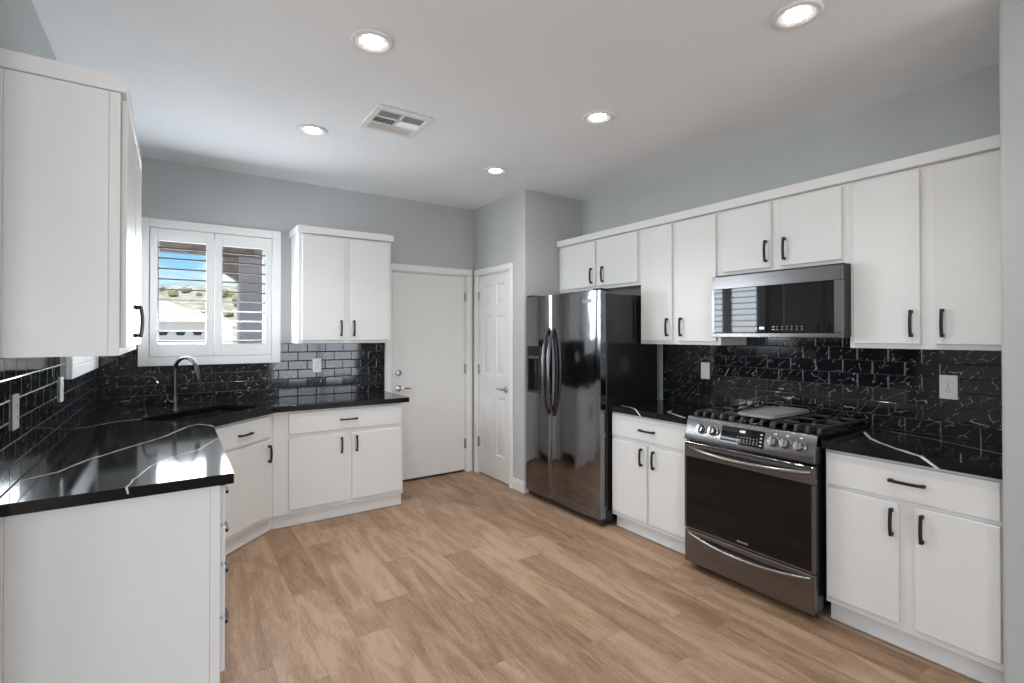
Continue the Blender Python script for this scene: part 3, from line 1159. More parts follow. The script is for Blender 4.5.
# the same vein carried down the front edge
for (x, w) in ((-0.134, 0.007),):
    a = [bm.verts.new((x - w / 2, 2.1995, CT)), bm.verts.new((x + w / 2, 2.1995, CT)), bm.verts.new((x + w, 2.1995, CT - 0.022)), bm.verts.new((x + w / 3, 2.1995, CT - 0.024))]
    f = bm.faces.new(a); f.material_index = 1
tag(obj('worktop', bm, ['quartz', 'vein'], smooth=False), 'L-shaped black stone worktop with white veins around the sink and along the left', 'worktop')

bm = new()
slab(bm, [(2.7117, 1.990), (2.7117, 2.706), (XR - 0.0075, 2.706), (XR - 0.0075, 1.999), (2.7117, 1.999)][1:], None, CB, CT)
vein_strip(bm, [(2.796, 2.662), (2.758, 2.50), (2.735, 2.47), (2.713, 2.44)], (0.008, 0.016), CT)
edge_vein(bm, 2.7112, 2.44, 2.395, 0.016)
vein_strip(bm, [(2.90, 2.28), (2.82, 2.25), (2.755, 2.12), (2.713, 2.03)], (0.008, 0.022), CT)
tag(obj('worktop', bm, ['quartz', 'vein'], smooth=False), 'short black stone worktop between the refrigerator and range', 'worktop')
bm = new()
slab(bm, [(2.7117, 0.549), (2.7117, 1.217), (XR - 0.0075, 1.217), (XR - 0.0075, 0.549)], None, CB, CT)
vein_strip(bm, [(3.297, 1.19), (3.255, 1.064), (3.212, 0.914), (3.139, 0.77), (3.069, 0.638), (3.03, 0.562)], (0.004, 0.005), CT)
vein_strip(bm, [(3.142, 1.193), (2.96, 1.09), (2.882, 1.024), (2.784, 0.91), (2.727, 0.835), (2.713, 0.81)], (0.012, 0.022), CT)
edge_vein(bm, 2.7112, 0.81, 0.752, 0.020)
tag(obj('worktop', bm, ['quartz', 'vein'], smooth=False), 'black stone worktop with bold white vein between range and near wall', 'worktop')

# undermount sink
bm = new()
rings = []
for grow, z in ((0.022, CB - 0.002), (0.004, CB - 0.002), (0.002, CB - 0.02), (-0.012, CB - 0.19), (-0.04, CB - 0.205)):
    rings.append([bm.verts.new((*p, z)) for p in rrect(S0 - grow, S1 + grow, Q0 - grow, Q1 + grow, 0.05 + max(grow, -0.02), 5)])
for r0, r1 in zip(rings, rings[1:]):
    n = len(r0)
    for i in range(n):
        bm.faces.new((r0[i], r0[(i + 1) % n], r1[(i + 1) % n], r1[i]))
bm.faces.new(rings[-1])
out_r = []
for grow, z in ((0.022, CB - 0.002), (0.020, CB - 0.02), (0.006, CB - 0.215)):
    out_r.append([bm.verts.new((*p, z)) for p in rrect(S0 - grow, S1 + grow, Q0 - grow, Q1 + grow, 0.06, 5)])
for r0, r1 in zip(out_r, out_r[1:]):
    n = len(r0)
    for i in range(n):
        bm.faces.new((r0[(i + 1) % n], r0[i], r1[i], r1[(i + 1) % n]))
bm.faces.new(out_r[-1][::-1])
bmesh.ops.remove_doubles(bm, verts=bm.verts[:], dist=0.0002)
sink = tag(obj('kitchen_sink', bm, 'sink'), 'black undermount sink set diagonally in the corner worktop', 'sink')
bm = new()
c = sp((S0 + S1) / 2, 0.33)
lathe(bm, [(0, 0.004), (0.03, 0.003), (0.045, 0.001), (0.045, 0.006), (0.04, 0.008), (0.03, 0.005), (0, 0.004)], (*c, CB - 0.206), seg=24)
obj('drain', bm, 'nickel', sink)

# gooseneck tap: stands behind the sink and reaches towards the diagonal front
fx, fy = sp(2.985, 0.575)
tap = thing('kitchen_faucet', 'tall dark steel gooseneck faucet behind the corner sink', 'faucet', (fx, fy, CT), -PI / 4)
bm = new()
lathe(bm, [(0, 0.0005), (0.027, 0.0005), (0.027, 0.006), (0.022, 0.012), (0.0195, 0.02), (0.0195, 0.095), (0.016, 0.105), (0, 0.106)], seg=28)
obj('base', bm, 'pewter', tap)
bm = new()
R = 0.088
pts = [(0, 0, 0.10), (0, 0, 0.18), (0, 0, 0.285)]
for i in range(1, 17):
    t = PI * i / 16 * 0.93
    pts.append((R - R * math.cos(t), 0, 0.285 + R * math.sin(t)))
tube(bm, pts, 0.0125, 16)
obj('spout', bm, 'pewter', tap)
ex, _, ez = pts[-1]
dx, dz = math.sin(PI * 0.93), math.cos(PI * 0.93)
bm = new()
tube(bm, [(ex, 0, ez), (ex + 0.012 * dx, 0, ez + 0.012 * dz), (ex + 0.05 * dx, 0, ez + 0.05 * dz), (ex + 0.085 * dx, 0, ez + 0.085 * dz)], [0.0135, 0.0155, 0.017, 0.0155], 18)
obj('spray_head', bm, 'pewter', tap)
bm = new()
tube(bm, [(0, -0.015, 0.065), (0, -0.045, 0.066)], 0.0135, 14)
tube(bm, [(0, -0.040, 0.066), (-0.01, -0.05, 0.09), (-0.022, -0.054, 0.145)], [0.006, 0.0055, 0.0045], 10)
obj('lever_handle', bm, 'pewter', tap)

gx, gy = sp(2.735, 0.560)
ft = thing('filter_faucet', 'small black gooseneck filter tap left of the main faucet', 'faucet', (gx, gy, CT), -PI / 4)
bm = new()
lathe(bm, [(0, 0.0005), (0.019, 0.0005), (0.019, 0.005), (0.013, 0.010), (0.0115, 0.055), (0.006, 0.062), (0, 0.063)], seg=22)
obj('base', bm, 'black', ft)
bm = new()
R2 = 0.052
pts = [(0, 0, 0.058), (0, 0, 0.14), (0, 0, 0.205)]
for i in range(1, 13):
    t = PI * i / 12 * 0.82
    pts.append((R2 - R2 * math.cos(t), 0, 0.205 + R2 * math.sin(t)))
tube(bm, pts, 0.0052, 12)
obj('spout', bm, 'black', ft)
bm = new()
t = PI * 0.82
tube(bm, [pts[-1], (pts[-1][0] + 0.018 * math.sin(t), 0, pts[-1][2] + 0.018 * math.cos(t))], 0.0066, 12)
obj('spout_tip', bm, 'nickel', ft)
bm = new()
tube(bm, [(0, -0.010, 0.045), (0, -0.026, 0.046), (0, -0.048, 0.052)], [0.005, 0.0045, 0.0035], 10)
obj('lever_handle', bm, 'black', ft)


# ================================================================== outlets and switches
def plate(name, label, cat, loc, rotz, kind):
    """wall plate on local y = 0 facing -y"""
    t = thing(name, label, cat, loc, rotz)
    bm = new()
    box(bm, -0.0375, 0.0375, -0.0065, -0.0005, -0.0625, 0.0625, 0.0025)
    obj('cover_plate', bm, 'plate', t)
    bm = new()
    if kind == 'rocker':
        box(bm, -0.0165, 0.0165, -0.0085, -0.0067, -0.033, 0.033, 0.001)
        box(bm, -0.014, 0.014, -0.0105, -0.0085, 0.0, 0.030, 0.001)
        obj('rocker', bm, 'plate', t)
    else:
        if kind == 'gfci':
            box(bm, -0.0165, 0.0165, -0.0085, -0.0067, -0.033, 0.033, 0.001)
        else:
            for z in (-0.02, 0.02):
                box(bm, -0.0165, 0.0165, -0.0085, -0.0067, z - 0.0135, z + 0.0135, 0.001)
        rc = obj('receptacle', bm, 'plate', t)
        for z in (-0.0205, 0.0205):
            bm = new()
            for x in (-0.0065, 0.0065):
                box(bm, x - 0.001, x + 0.001, -0.0092, -0.0086, z - 0.001, z + 0.008)
            lathe(bm, [(0, 0), (0.0022, 0), (0.0022, 0.0006), (0, 0.0006)], (0, -0.0086, z - 0.007), (0, -1, 0), 10)
            obj('socket_slots', bm, 'slot', rc)
        if kind == 'gfci':
            bm = new()
            for z in (-0.0035, 0.0035):
                box(bm, -0.006, 0.006, -0.0098, -0.0086, z - 0.0024, z + 0.0024, 0.0004)
            obj('test_buttons', bm, 'icon', rc)
    for z in (-0.048, 0.048):
        bm = new()
        lathe(bm, [(0, 0), (0.003, 0), (0.0025, 0.0012), (0, 0.0014)], (0, -0.0064, z), (0, -1, 0), 10)
        obj('screw', bm, 'plate', t)
    return t


plate('power_outlet', 'white outlet in the black tile under the near right wall cabinet', 'outlet', (XR - tb, 0.882, 1.174), -PI / 2, 'gfci')
plate('light_switch', 'white switch plate in the black tile between refrigerator and microwave', 'switch', (XR - tb, 2.321, 1.174), -PI / 2, 'rocker')
plate('power_outlet', 'white outlet plate in the back wall tile under the cabinet beside the window', 'outlet', (1.054, YB - tb, 1.176), 0, 'duplex')
plate('power_outlet', 'white outlet plate nearest the viewer on the left wall tile', 'outlet', (XL + tb, 2.468, 1.172), PI / 2, 'duplex')
plate('light_switch', 'white switch plate farther back on the left wall tile, before the corner window', 'switch', (XL + tb, 3.345, 1.172), PI / 2, 'rocker')

# ================================================================== ceiling lamps and air vent
LAMPS = [((0.743, 2.229), 'recessed ceiling lamp nearest the left wall cabinet, larger of the left pair'),
         ((2.141, 1.047), 'recessed ceiling lamp above the near right cabinets, cut close to the top edge'),
         ((0.743, 3.416), 'recessed ceiling lamp above the sink, beside the air vent'),
         ((2.147, 2.230), 'recessed ceiling lamp before the microwave, middle of the right row'),
         ((2.159, 3.427), 'recessed ceiling lamp before the pantry corner, farthest of the right row')]
lamp0 = None
for (x, y), lab in LAMPS:
    if lamp0 is None:
        lamp0 = thing('ceiling_lamp', lab, 'lamp', (x, y, H), 0, 'recessed ceiling lamps')
        bm = new()
        lathe(bm, [(0.094, -0.0005), (0.094, -0.005), (0.089, -0.009), (0.080, -0.010), (0.072, -0.009), (0.050, -0.0025), (0.050, -0.0005)], seg=40)
        obj('trim_ring', bm, 'vent', lamp0)
        bm = new()
        lathe(bm, [(0, -0.0008), (0.0495, -0.0008), (0.0495, -0.002), (0.035, -0.003), (0, -0.0035)], seg=40)
        obj('lens', bm, 'lens', lamp0)
    else:
        c = lamp0.copy()
        COL.objects.link(c)
        c.location = (x, y, H)
        c['label'] = lab
        for ch in list(lamp0.children):
            d = ch.copy()
            COL.objects.link(d)
            d.parent = c

for (x, y), lab in LAMPS:
    sl_ = add_light('lamp_light', 'SPOT', (x, y, H - 0.03), (0, 0, -1), LAMP_WATTS, (1.0, 0.98, 0.955))
    sl_.data.spot_size = math.radians(120)
    sl_.data.spot_blend = 1.0
    sl_.data.shadow_soft_size = 0.05

vent = thing('air_vent', 'square white air vent grille in the ceiling between the left lamps', 'vent', (1.149, 3.000, H))
bm = new()
a, b = 0.178, 0.140
for x0, x1, y0, y1 in ((-a, a, -a, -b), (-a, a, b, a), (-a, -b, -b, b), (b, a, -b, b)):
    box(bm, x0, x1, y0, y1, -0.011, -0.0005, 0.002)
box(bm, -0.008, 0.008, -b, 0.045, -0.0105, -0.001)
for y in (-0.048, 0.045):
    box(bm, -b, b, y - 0.006, y + 0.006, -0.0105, -0.001)
obj('frame', bm, 'vent', vent)
bm = new(); box(bm, -b, b, -b, b, -0.0012, -0.0004)  # dark sheet under the closed ceiling, painted as the shade behind the slats
obj('duct_shade_sheet', bm, 'vent_dark', vent)


def slats(bm, x0, x1, y0, y1, along_x, n, lean):
    for i in range(n):
        t = (i + 0.5) / n
        if along_x:
            y = y0 + (y1 - y0) * t
            prism(bm, [(y - lean, -0.0015), (y - lean + 0.002, -0.0015), (y + lean + 0.002, -0.0095), (y + lean, -0.0095)], x0, x1, 'YZ')
        else:
            x = x0 + (x1 - x0) * t
            prism(bm, [(x - lean, -0.0015), (x - lean + 0.002, -0.0015), (x + lean + 0.002, -0.0095), (x + lean, -0.0095)], y0, y1, 'XZ')


for (x0, x1, y0, y1, al, n, lean) in ((-b, -0.008, -b, -0.054, True, 7, -0.0040), (0.008, b, -b, -0.054, True, 7, -0.0040),
                                      (-b, -0.008, -0.042, 0.039, False, 8, -0.0025), (0.008, b, -0.042, 0.039, False, 10, 0.004),
                                      (-b, b, 0.051, b, True, 7, 0.0052)):
    bm = new()
    slats(bm, x0, x1, y0, y1, al, n, lean)
    obj('louvers', bm, 'vent', vent)


# ================================================================== refrigerator (local x runs towards the camera, y into the wall)
FX, FY = 2.642, 3.686
FW = FY - 2.727
fr = thing('refrigerator', 'tall black stainless side by side refrigerator with ice dispenser', 'refrigerator', (FX, FY, 0), -PI / 2)
bm = new(); box(bm, 0.004, FW, 0.066, 0.648, 0.03, 1.762, 0.006)
obj('cabinet_body', bm, 'side', fr)
split = FY - 3.306


BOW = 0.013


def door_front(x0, x1, n=18):
    """plan of a bowed door face with small rounded edges"""
    out = []
    for i in range(n + 1):
        t = i / n
        x = x0 + (x1 - x0) * t
        e = min(t, 1 - t) * (x1 - x0)
        y = -BOW * (1 - (2 * t - 1) ** 2)
        if e < 0.004:
            y += 0.004
        out.append((x, y))
    return out


def fridge_door(x0, x1, z0, z1, clip=None):
    bm = new()
    front = door_front(x0, x1)
    if clip:
        front = [p for p in door_front(x0, x1, 72) if clip[0] - 1e-6 <= p[0] <= clip[1] + 1e-6]
        x0, x1 = front[0][0], front[-1][0]
    prism(bm, front + [(x1, 0.058), (x0, 0.058)], z0, z1, 'XY')
    return bm


DZ0, DZ1 = 0.062, 1.782
# freezer door on the left: pieces around the dispenser recess, joined in one mesh
rx0, rx1, rz0, rz1 = 0.055, 0.243, 0.940, 1.345
bm = new()
me_tmp = bpy.data.meshes.new('tmp')
for z0, z1, clip in ((DZ0, rz0, None), (rz1, DZ1, None), (rz0, rz1, (0, rx0)), (rz0, rz1, (rx1, 1))):
    q = fridge_door(0.002, split - 0.003, z0, z1, clip)
    q.to_mesh(me_tmp); q.free()
    bm.from_mesh(me_tmp)
bpy.data.meshes.remove(me_tmp)
fdoor = obj('freezer_door', bm, 'bss_f', fr)
bm = new()
# dispenser: control face above, deep recess below
box(bm, rx0 - 0.003, rx1 + 0.003, -0.015, 0.055, 1.225, rz1 + 0.002, 0.003)
disp = obj('dispenser_panel', bm, 'glass_blk', fdoor)
bm = new()
box(bm, rx0 + 0.001, rx1 - 0.001, 0.050, 0.056, rz0 + 0.001, 1.224)
box(bm, rx0 - 0.003, rx0 + 0.010, -0.014, 0.050, rz0 + 0.001, 1.224)
box(bm, rx1 - 0.010, rx1 + 0.003, -0.014, 0.050, rz0 + 0.001, 1.224)
box(bm, rx0 + 0.010, rx1 - 0.010, -0.014, 0.050, rz0 - 0.002, rz0 + 0.016)
box(bm, 0.115, 0.145, 0.015, 0.040, 1.10, 1.224, 0.004)
box(bm, 0.165, 0.195, 0.015, 0.040, 1.08, 1.224, 0.004)
obj('dispenser_recess', bm, 'dark', fdoor)
bm = new(); box(bm, rx0 + 0.02, rx1 - 0.02, 0.002, 0.044, rz0 + 0.0165, rz0 + 0.021, 0.001)
obj('drip_tray', bm, 'bright', fdoor)
bm = new(); box(bm, rx0 + 0.015, rx1 - 0.015, -0.0162, -0.0152, 1.238, 1.262)
obj('display_strip', bm, 'bss_h', fdoor)
rdoor = obj('fresh_food_door', fridge_door(split + 0.003, FW, DZ0, DZ1), 'bss_f', fr)
bm = new(); box(bm, FW - 0.185, FW - 0.085, -0.0125, -0.0060, 1.690, 1.722, 0.001)
obj('badge', bm, 'bright', rdoor)


def fridge_handle(x):
    bm = new()
    z0, z1 = 0.770, 1.500
    n = 20
    pts, rad = [], []
    for i in range(n + 1):
        t = i / n
        k = 1 - (2 * t - 1) ** 2
        pts.append((x, -0.006 - 0.058 * k ** 0.75, z0 + (z1 - z0) * t))
        rad.append(0.0155 + 0.0045 * k)
    tube(bm, pts, rad, 14, flat=(0.95, 0.75))
    return bm


obj('handle', fridge_handle(split - 0.034), 'bss', fdoor)
obj('handle', fridge_handle(split + 0.034), 'bss', rdoor)
bm = new(); box(bm, 0.01, FW - 0.005, 0.030, 0.064, 0.012, 0.056, 0.003)
for i in range(22):
    x = 0.05 + i * 0.04
    box(bm, x, x + 0.024, 0.026, 0.031, 0.024, 0.044)
obj('base_grille', bm, 'dark', fr)
for xx in (0.05, FW - 0.05):
    bm = new(); box(bm, xx - 0.04, xx + 0.04, 0.008, 0.11, 1.7835, 1.800, 0.005)
    obj('hinge_cover', bm, 'dark', fr)
bm = new(); box(bm, FW - 0.055, FW - 0.002, 0.020, 0.062, 0.012, 0.060, 0.006)
obj('bottom_hinge', bm, 'dark', fr)
for xx, yy in ((0.06, 0.12), (FW - 0.06, 0.12), (0.06, 0.55), (FW - 0.06, 0.55)):
    bm = new(); lathe(bm, [(0, 0.001), (0.022, 0.001), (0.022, 0.012), (0.012, 0.014), (0.012, 0.030), (0, 0.030)], (xx, yy, 0), seg=18)
    obj('foot', bm, 'dark', fr)

# ================================================================== microwave over the range
MX, MY = 2.937, 1.988
MW = MY - 1.217
mw = thing('microwave', 'black stainless microwave mounted under the cabinet above the range', 'microwave', (MX, MY, 1.430), -PI / 2)
bm = new(); box(bm, 0.002, MW - 0.002, 0.040, XR - MX - 0.003, 0.004, 0.405, 0.003)
obj('case', bm, 'dark', mw)
bm = new()
gx0, gx1, gz0, gz1 = 0.018, MW - 0.034, 0.028, 0.310
box(bm, 0.0, MW, 0.0, 0.034, gz1, 0.393, 0.003)
box(bm, 0.0, MW, 0.0, 0.034, 0.0, gz0, 0.003)
box(bm, 0.0, gx0, 0.0003, 0.034, gz0, gz1)
box(bm, gx1, MW, 0.0003, 0.034, gz0, gz1)
mdoor = obj('door', bm, 'bss_h', mw)
bm = new(); box(bm, gx0 + 0.0005, gx1 - 0.0005, -0.001, 0.030, gz0 + 0.0005, gz1 - 0.0005, 0.001)
mg = obj('glass_front', bm, 'glass_blk', mdoor)
bm = new()
for row, z in ((0, 0.064), (1, 0.048)):
    for i in range(7):
        x = 0.40 + i * 0.028
        box(bm, x, x + (0.016 if (i == 0) else 0.005), -0.0016, -0.0009, z - 0.0025, z + 0.0025)
box(bm, 0.30, 0.306, -0.0016, -0.0009, 0.050, 0.062)
obj('key_marks', bm, 'icon', mdoor)
bm = new()
box(bm, 0.324, 0.352, -0.0016, -0.0009, 0.050, 0.064)
obj('clock_display', bm, 'led', mdoor)
bm = new(); box(bm, 0.47, 0.473, -0.0016, -0.0009, gz0 + 0.005, gz1 - 0.005)
obj('door_seam', bm, 'dark', mdoor)
bm = new()
for i in range(30):
    x = 0.04 + i * 0.0236
    box(bm, x, x + 0.012, 0.041, 0.30, -0.002, 0.0035)
obj('vent_grille', bm, 'dark', mw)

# ================================================================== gas range
RX, RY = 2.655, 1.993
RW = 0.766
rg = thing('gas_range', 'black stainless slide-in gas range with front knobs and oven door', 'range', (RX, RY, 0), -PI / 2)
bm = new(); box(bm, 0.004, RW - 0.004, 0.042, 0.672, 0.045, 0.896, 0.003)
obj('body', bm, 'side', rg)
bm = new()
box(bm, 0.0, RW, 0.082, 0.672, 0.897, 0.932, 0.004)
cook = obj('cooktop', bm, 'glass_blk', rg)
# slanted control panel
bm = new()
prism(bm, [(0.004, 0.797), (0.0, 0.806), (0.038, 0.931), (0.046, 0.937), (0.0805, 0.937), (0.0805, 0.797)], 0.0, RW, 'YZ', bev=0.0012)
cp = obj('control_panel', bm, 'bss_h', rg)
sl = math.atan2(0.125, 0.038)                     # slope of the panel face
fn = Vector((0, -math.sin(sl), math.cos(sl)))      # outward normal
fu = Vector((0, math.cos(sl), math.sin(sl)))       # up along the face


def on_panel(x, h, out=0.0):
    return Vector((x, 0.0, 0.806)) + fu * h + fn * out


def panel_box(bm, x0, x1, h0, h1, o0, o1):
    vs = [bm.verts.new(on_panel(x, hh, oo)) for x in (x0, x1) for hh in (h0, h1) for oo in (o0, o1)]
    for q in ((0, 1, 3, 2), (4, 6, 7, 5), (0, 4, 5, 1), (2, 3, 7, 6), (0, 2, 6, 4), (1, 5, 7, 3)):
        bm.faces.new([vs[i] for i in q])
    bmesh.ops.recalc_face_normals(bm, faces=bm.faces[:])


bm = new(); panel_box(bm, 0.243, 0.502, 0.018, 0.112, -0.002, 0.0014)
dpl = obj('touch_display', bm, 'glass_blk', cp)
bm = new()
for rr, hh in enumerate((0.060, 0.045, 0.033)):
    for i in range(7):
        x = 0.345 + i * 0.019
        panel_box(bm, x, x + 0.007, hh, hh + 0.003, 0.0013, 0.002)
for hh in (0.092, 0.072, 0.052, 0.032):
    panel_box(bm, 0.478, 0.490, hh - 0.003, hh + 0.004, 0.0013, 0.002)
obj('key_marks', bm, 'icon', cp)


def text_part(body, name, size, mat, parent, matrix, depth=0.0003):
    cu = bpy.data.curves.new('text', 'FONT')
    cu.body = body
    cu.size = size
    cu.align_x = 'CENTER'
    cu.align_y = 'CENTER'
    cu.extrude = depth
    t = bpy.data.objects.new('text', cu)
    COL.objects.link(t)
    dg = bpy.context.evaluated_depsgraph_get()
    me = bpy.data.meshes.new_from_object(t.evaluated_get(dg))
    bpy.data.objects.remove(t)
    bpy.data.curves.remove(cu)
    me.materials.clear()
    me.materials.append(M[mat])
    me.transform(matrix)
    o = bpy.data.objects.new(name, me)
    COL.objects.link(o)
    o.parent = parent
    return o


pm = Matrix(((1, 0, 0), (0, fu.y, fn.y), (0, fu.z, fn.z))).to_4x4()
text_part('4:00', 'clock_digits', 0.020, 'led', cp, Matrix.Translation(on_panel(0.372, 0.092, 0.0018)) @ pm)


def knob(x, h):
    c = on_panel(x, h)
    bm = new()
    lathe(bm, [(0.030, 0.0005), (0.030, 0.004), (0.026, 0.007), (0.0245, 0.010), (0.0225, 0.034), (0.020, 0.038), (0, 0.039)], c, fn, 28)
    a = c + fn * 0.037
    side = Vector((1, 0, 0))
    vs = []
    for sx in (-0.0055, 0.0055):
        for su in (-0.021, 0.021):
            for so in (0, 0.013):
                vs.append(bm.verts.new(a + side * sx + fu * su + fn * so))
    for q in ((0, 1, 3, 2), (4, 6, 7, 5), (0, 4, 5, 1), (2, 3, 7, 6), (0, 2, 6, 4), (1, 5, 7, 3)):
        f = bm.faces.new([vs[i] for i in q])
        f.material_index = 1
    bmesh.ops.recalc_face_normals(bm, faces=bm.faces[:])
    return obj('knob', bm, ['knob', 'knob'], cp)


for x in (0.116, 0.193, 0.558, 0.621, 0.691):
    knob(x, 0.067)
for x in (0.558, 0.621, 0.691):
    bm = new()
    panel_box(bm, x - 0.007, x + 0.007, 0.107, 0.109, 0.0, 0.0006)
    panel_box(bm, x - 0.007, x - 0.003, 0.109, 0.115, 0.0, 0.0006)
    panel_box(bm, x + 0.001, x + 0.007, 0.109, 0.115, 0.0, 0.0006)
    obj('burner_mark', bm, 'plate', cp)

# oven door
bm = new()
oz0, oz1 = 0.246, 0.782
box(bm, 0.001, RW - 0.001, 0.0, 0.038, 0.690, oz1, 0.003)
box(bm, 0.001, 0.014, 0.0003, 0.038, oz0, 0.690)
box(bm, RW - 0.013, RW - 0.001, 0.0003, 0.038, oz0, 0.690)
box(bm, 0.014, RW - 0.013, 0.0005, 0.038, oz0, 0.256)
od = obj('oven_door', bm, 'bss_h', rg)
bm = new(); box(bm, 0.0145, RW - 0.0135, -0.001, 0.034, 0.2565, 0.6895, 0.001)
og = obj('oven_window', bm, 'glass_blk', od)
# brand lettering low on the glass
text_part('FRIGIDAIRE', 'lettering', 0.013, 'icon', od,
          Matrix.Translation((0.385, -0.0013, 0.277)) @ Matrix.Rotation(PI / 2, 4, 'X'))


def bow_handle(x0, x1, z, bow, r, lift=0.0):
    bm = new()
    n = 24
    pts, rad = [], []
    for i in range(n + 1):
        t = i / n
        k = 1 - abs(2 * t - 1) ** 2.2
        pts.append((x0 + (x1 - x0) * t, 0.004 - bow * k, z + lift * (1 - k)))
        rad.append(r * (0.75 + 0.25 * min(1, k * 3)))
    tube(bm, pts, rad, 14, flat=(1.0, 1.0))
    return bm


obj('handle', bow_handle(0.030, RW - 0.018, 0.735, 0.050, 0.0120, 0.016), 'bright', od)
bm = new(); box(bm, 0.012, RW - 0.012, -0.0006, 0.002, 0.768, 0.776)
obj('vent_slot', bm, 'dark', od)
bm = new(); box(bm, 0.001, RW - 0.001, 0.0, 0.038, 0.040, 0.238, 0.003)
dr = obj('warming_drawer', bm, 'bss_h', rg)
obj('handle', bow_handle(0.030, RW - 0.018, 0.190, 0.036, 0.011, 0.028), 'bright', dr)
for xx, yy in ((0.05, 0.08), (RW - 0.05, 0.08), (0.05, 0.62), (RW - 0.05, 0.62)):
    bm = new(); lathe(bm, [(0, 0.001), (0.018, 0.001), (0.018, 0.010), (0.010, 0.012), (0.010, 0.045), (0, 0.045)], (xx, yy, 0), seg=16)
    obj('foot', bm, 'dark', rg)
bm = new(); box(bm, 0.01, RW - 0.01, 0.045, 0.06, 0.018, 0.0445)
obj('kick_plate', bm, 'dark', rg)


# burners and cast iron grates
def burner(x, y, r):
    bm = new()
    lathe(bm, [(0, 0.0), (r * 1.15, 0.0), (r * 1.1, 0.008), (r * 0.9, 0.010), (r * 0.9, 0.014), (r, 0.015), (r, 0.021), (r * 0.85, 0.024), (0, 0.024)], (x, y, 0.9325), seg=28)
    return obj('burner', bm, 'iron', cook)


for x, y, r in ((0.135, 0.225, 0.046), (0.135, 0.520, 0.036), (0.383, 0.37, 0.050), (0.630, 0.225, 0.050), (0.630, 0.520, 0.040)):
    burner(x, y, r)


def bar(bm, p0, p1, zt=0.969, drop0=False, drop1=False, r=0.0098):
    """cast bar whose ends may curl down to the cooktop"""
    a, b = Vector((*p0, zt - r)), Vector((*p1, zt - r))
    d = (b - a).normalized()
    pts = []
    if drop0:
        pts.append(a - d * 0.020 + Vector((0, 0, -0.024)))
        for t in (0, 22, 45, 68):
            pts.append(a - d * 0.020 * math.cos(math.radians(t)) + Vector((0, 0, -0.016 + 0.016 * math.sin(math.radians(t)))))
    pts += [a, b]
    if drop1:
        for t in (68, 45, 22, 0):
            pts.append(b + d * 0.020 * math.cos(math.radians(t)) + Vector((0, 0, -0.016 + 0.016 * math.sin(math.radians(t)))))
        pts.append(b + d * 0.020 + Vector((0, 0, -0.024)))
    tube(bm, pts, r, 10, flat=(0.85, 1.0))


def grate(x0, x1):
    bm = new()
    y0, y1 = 0.116, 0.640
    n = 5
    for i in range(n):
        x = x0 + (x1 - x0) * i / (n - 1)
        if i in (0, n - 1):
            bar(bm, (x, y0), (x, y1), drop0=True, drop1=True)
        else:
            bar(bm, (x, y0), (x, y0 + 0.085), drop0=True)
            bar(bm, (x, y1 - 0.085), (x, y1), drop1=True)
            if i == 2:
                bar(bm, (x, 0.30), (x, 0.45))
    for y in (y0 + 0.085, (y0 + y1) / 2, y1 - 0.085):
        bar(bm, (x0, y), (x0 + (x1 - x0) * 0.36, y), r=0.0075)
        bar(bm, (x1 - (x1 - x0) * 0.36, y), (x1, y), r=0.0075)
    for y in (y0 + 0.045, y1 - 0.045):
        bar(bm, (x0, y), (x1, y), zt=0.960, r=0.006)
    return obj('grate', bm, 'iron', cook)


grate(0.018, 0.252)
grate(0.266, 0.500)
grate(0.514, 0.748)

# griddle plate resting on the middle grate
gr = thing('griddle', 'flat grey griddle plate lying on the middle grates of the range', 'griddle', (RX + 0.345, RY - 0.383, 0.9700), -PI / 2)
bm = new()
gw, gl = 0.108, 0.225
prism(bm, [(-gw + 0.02, -gl), (gw - 0.02, -gl), (gw, -gl + 0.02), (gw, gl - 0.02), (gw - 0.02, gl), (-gw + 0.02, gl), (-gw, gl - 0.02), (-gw, -gl + 0.02)], 0.0, 0.014, 'XY', bev=0.003)
obj('plate', bm, 'griddle', gr)
bm = new()
for x0, x1, y0, y1 in ((-gw + 0.004, -gw + 0.012, -gl + 0.022, gl - 0.022), (gw - 0.012, gw - 0.004, -gl + 0.022, gl - 0.022), (-gw + 0.022, gw - 0.022, gl - 0.012, gl - 0.004)):
    box(bm, x0, x1, y0, y1, 0.0145, 0.021, 0.002)
obj('rim', bm, 'griddle', gr)

# ================================================================== what the windows look out on
bm = new(); box(bm, -60, 60, 4.9, 140, -0.30, -0.12)
struct('ground', bm, 'ground', 'gravel yard outside the windows', 'ground')
bm = new(); box(bm, -60, -3.9, -40, 4.9, -0.30, -0.12)
struct('ground_side', bm, 'ground')
pc = thing('patio_cover', 'brown timber patio cover on a grey stucco column outside the back window', 'patio cover', (0.8, 6.4, 2.5))
bm = new()
box(bm, -4.2, 3.6, 1.35, 1.55, 0.02, 0.26, 0.01)
obj('beam', bm, 'wood', pc)
bm = new()
prism(bm, [(0.12, 1.345), (0.32, 1.345), (0.32, -1.48), (0.12, -1.48)], 0.0, 0.24, 'XY')
obj('cross_beam', bm, 'wood', pc)
bm = new()
prism(bm, [(-0.36, 0.0), (0.12, 0.0), (0.12, -0.46), (0.02, -0.43), (-0.10, -0.30), (-0.22, -0.22), (-0.36, -0.16)], 1.38, 1.52, 'XZ')
obj('corbel', bm, 'wood', pc)
for i in range(14):
    x = -4.0 + i * 0.56
    bm = new(); box(bm, x, x + 0.05, -1.50, 1.75, 0.265, 0.40)
    obj('rafter', bm, 'wood', pc)
bm = new(); box(bm, -4.3, 3.7, -1.50, 1.8, 0.405, 0.44)
obj('roof_boards', bm, 'wood', pc)
bm = new()
box(bm, -0.065, 0.325, 1.32, 1.60, -2.619, 0.018, 0.01)
box(bm, -0.10, 0.36, 1.28, 1.64, -2.619, -2.38, 0.01)
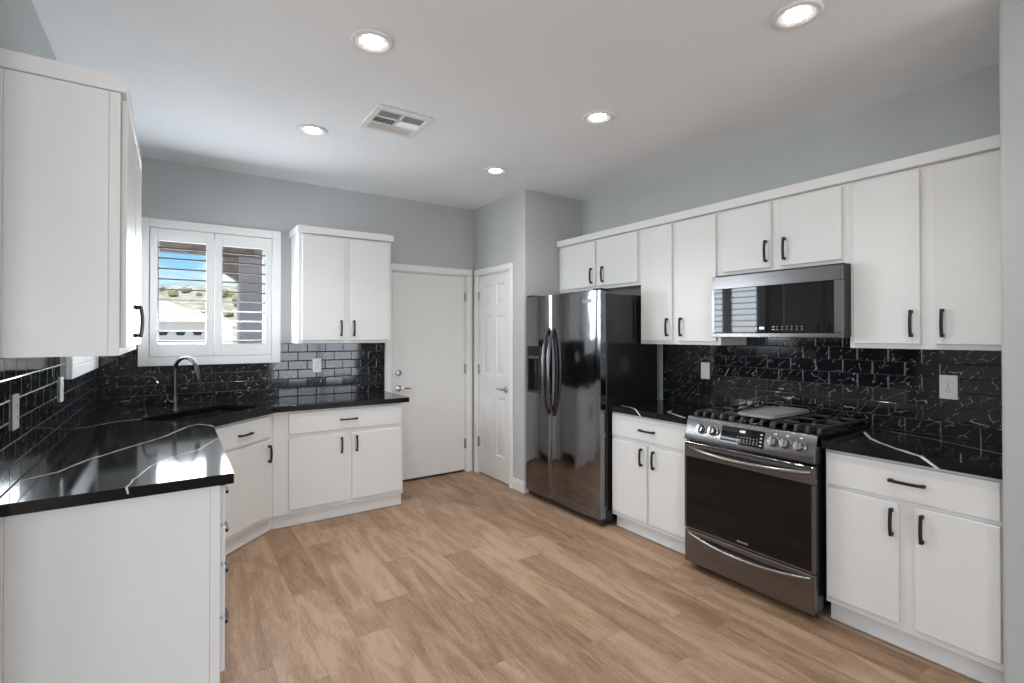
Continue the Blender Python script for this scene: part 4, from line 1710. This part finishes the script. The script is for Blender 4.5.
obj('column', bm, 'stucco', pc)['label'] = 'grey stucco column'

nb = thing('neighbour_house', 'white neighbouring house with pale roof seen through the shutters', 'house', (-1.5, 20, -0.12))
bm = new(); box(bm, -9, 3.2, 0, 8, 0.0, 2.05)
obj('wall', bm, 'nb_wall', nb)
bm = new()
prism(bm, [(-9.5, 2.055), (2.6, 2.055), (2.55, 2.20), (-1.9, 3.82), (-9.5, 3.82)], -0.5, 8.4, 'XZ')
obj('roof', bm, 'nb_roof', nb)
bm = new()
for i in range(5):
    x = 0.10 + i * 0.48
    prism(bm, [(x, 1.66), (x + 0.30, 1.66), (x + 0.24, 1.55), (x + 0.06, 1.55)], -0.02, -0.002, 'XZ')
obj('wall_ornament', bm, 'dark', nb)
bm = new(); box(bm, 3.3, 30, -0.4, -0.2, -0.02, 1.15)
tag(obj('garden_wall', bm, 'nb_wall', None, (-1.5, 20, -0.10)), 'low pale garden wall beside the neighbouring house', 'wall')

# hillside
bm = new()
nx, ny = 90, 26
gridv = []
for i in range(nx + 1):
    rowv = []
    for j in range(ny + 1):
        x = -70 + 140 * i / nx
        y = 38 + 60 * j / ny
        h = 7.6 * (1 - math.exp(-(y - 38) / 14)) + 0.5 * math.sin(x * 0.23 + y * 0.1) * min(1, (y - 38) / 12) + 0.25 * math.sin(x * 0.9 + y * 0.5) * min(1, (y - 38) / 12)
        rowv.append(bm.verts.new((x, y, h - 0.15)))
    gridv.append(rowv)
for i in range(nx):
    for j in range(ny):
        bm.faces.new((gridv[i][j], gridv[i + 1][j], gridv[i + 1][j + 1], gridv[i][j + 1]))
struct('hill', bm, 'hill', 'dry rocky hillside on the horizon', 'hill')


def shrub_bm(seed, s):
    rnd = random.Random(seed)
    bm = new()
    bmesh.ops.create_icosphere(bm, subdivisions=2, radius=s)
    for v in bm.verts:
        v.co *= rnd.uniform(0.72, 1.2)
        v.co.z = v.co.z * 0.75 + s * 0.55
    return bm


bm = new()
rnd = random.Random(9)
tmp = bpy.data.meshes.new('tmp')
for i in range(120):
    x = rnd.uniform(-14, 26)
    y = rnd.uniform(42, 62)
    q = shrub_bm(i, rnd.uniform(0.25, 0.6))
    h = 7.6 * (1 - math.exp(-(y - 38) / 14)) - 0.25
    bmesh.ops.translate(q, verts=q.verts[:], vec=(x, y, h))
    q.to_mesh(tmp); q.free()
    bm.from_mesh(tmp)
bpy.data.meshes.remove(tmp)
sh = obj('shrubbery', bm, 'shrub')
tag(sh, 'scattered desert shrubs covering the hillside', 'shrubs', kind='stuff')
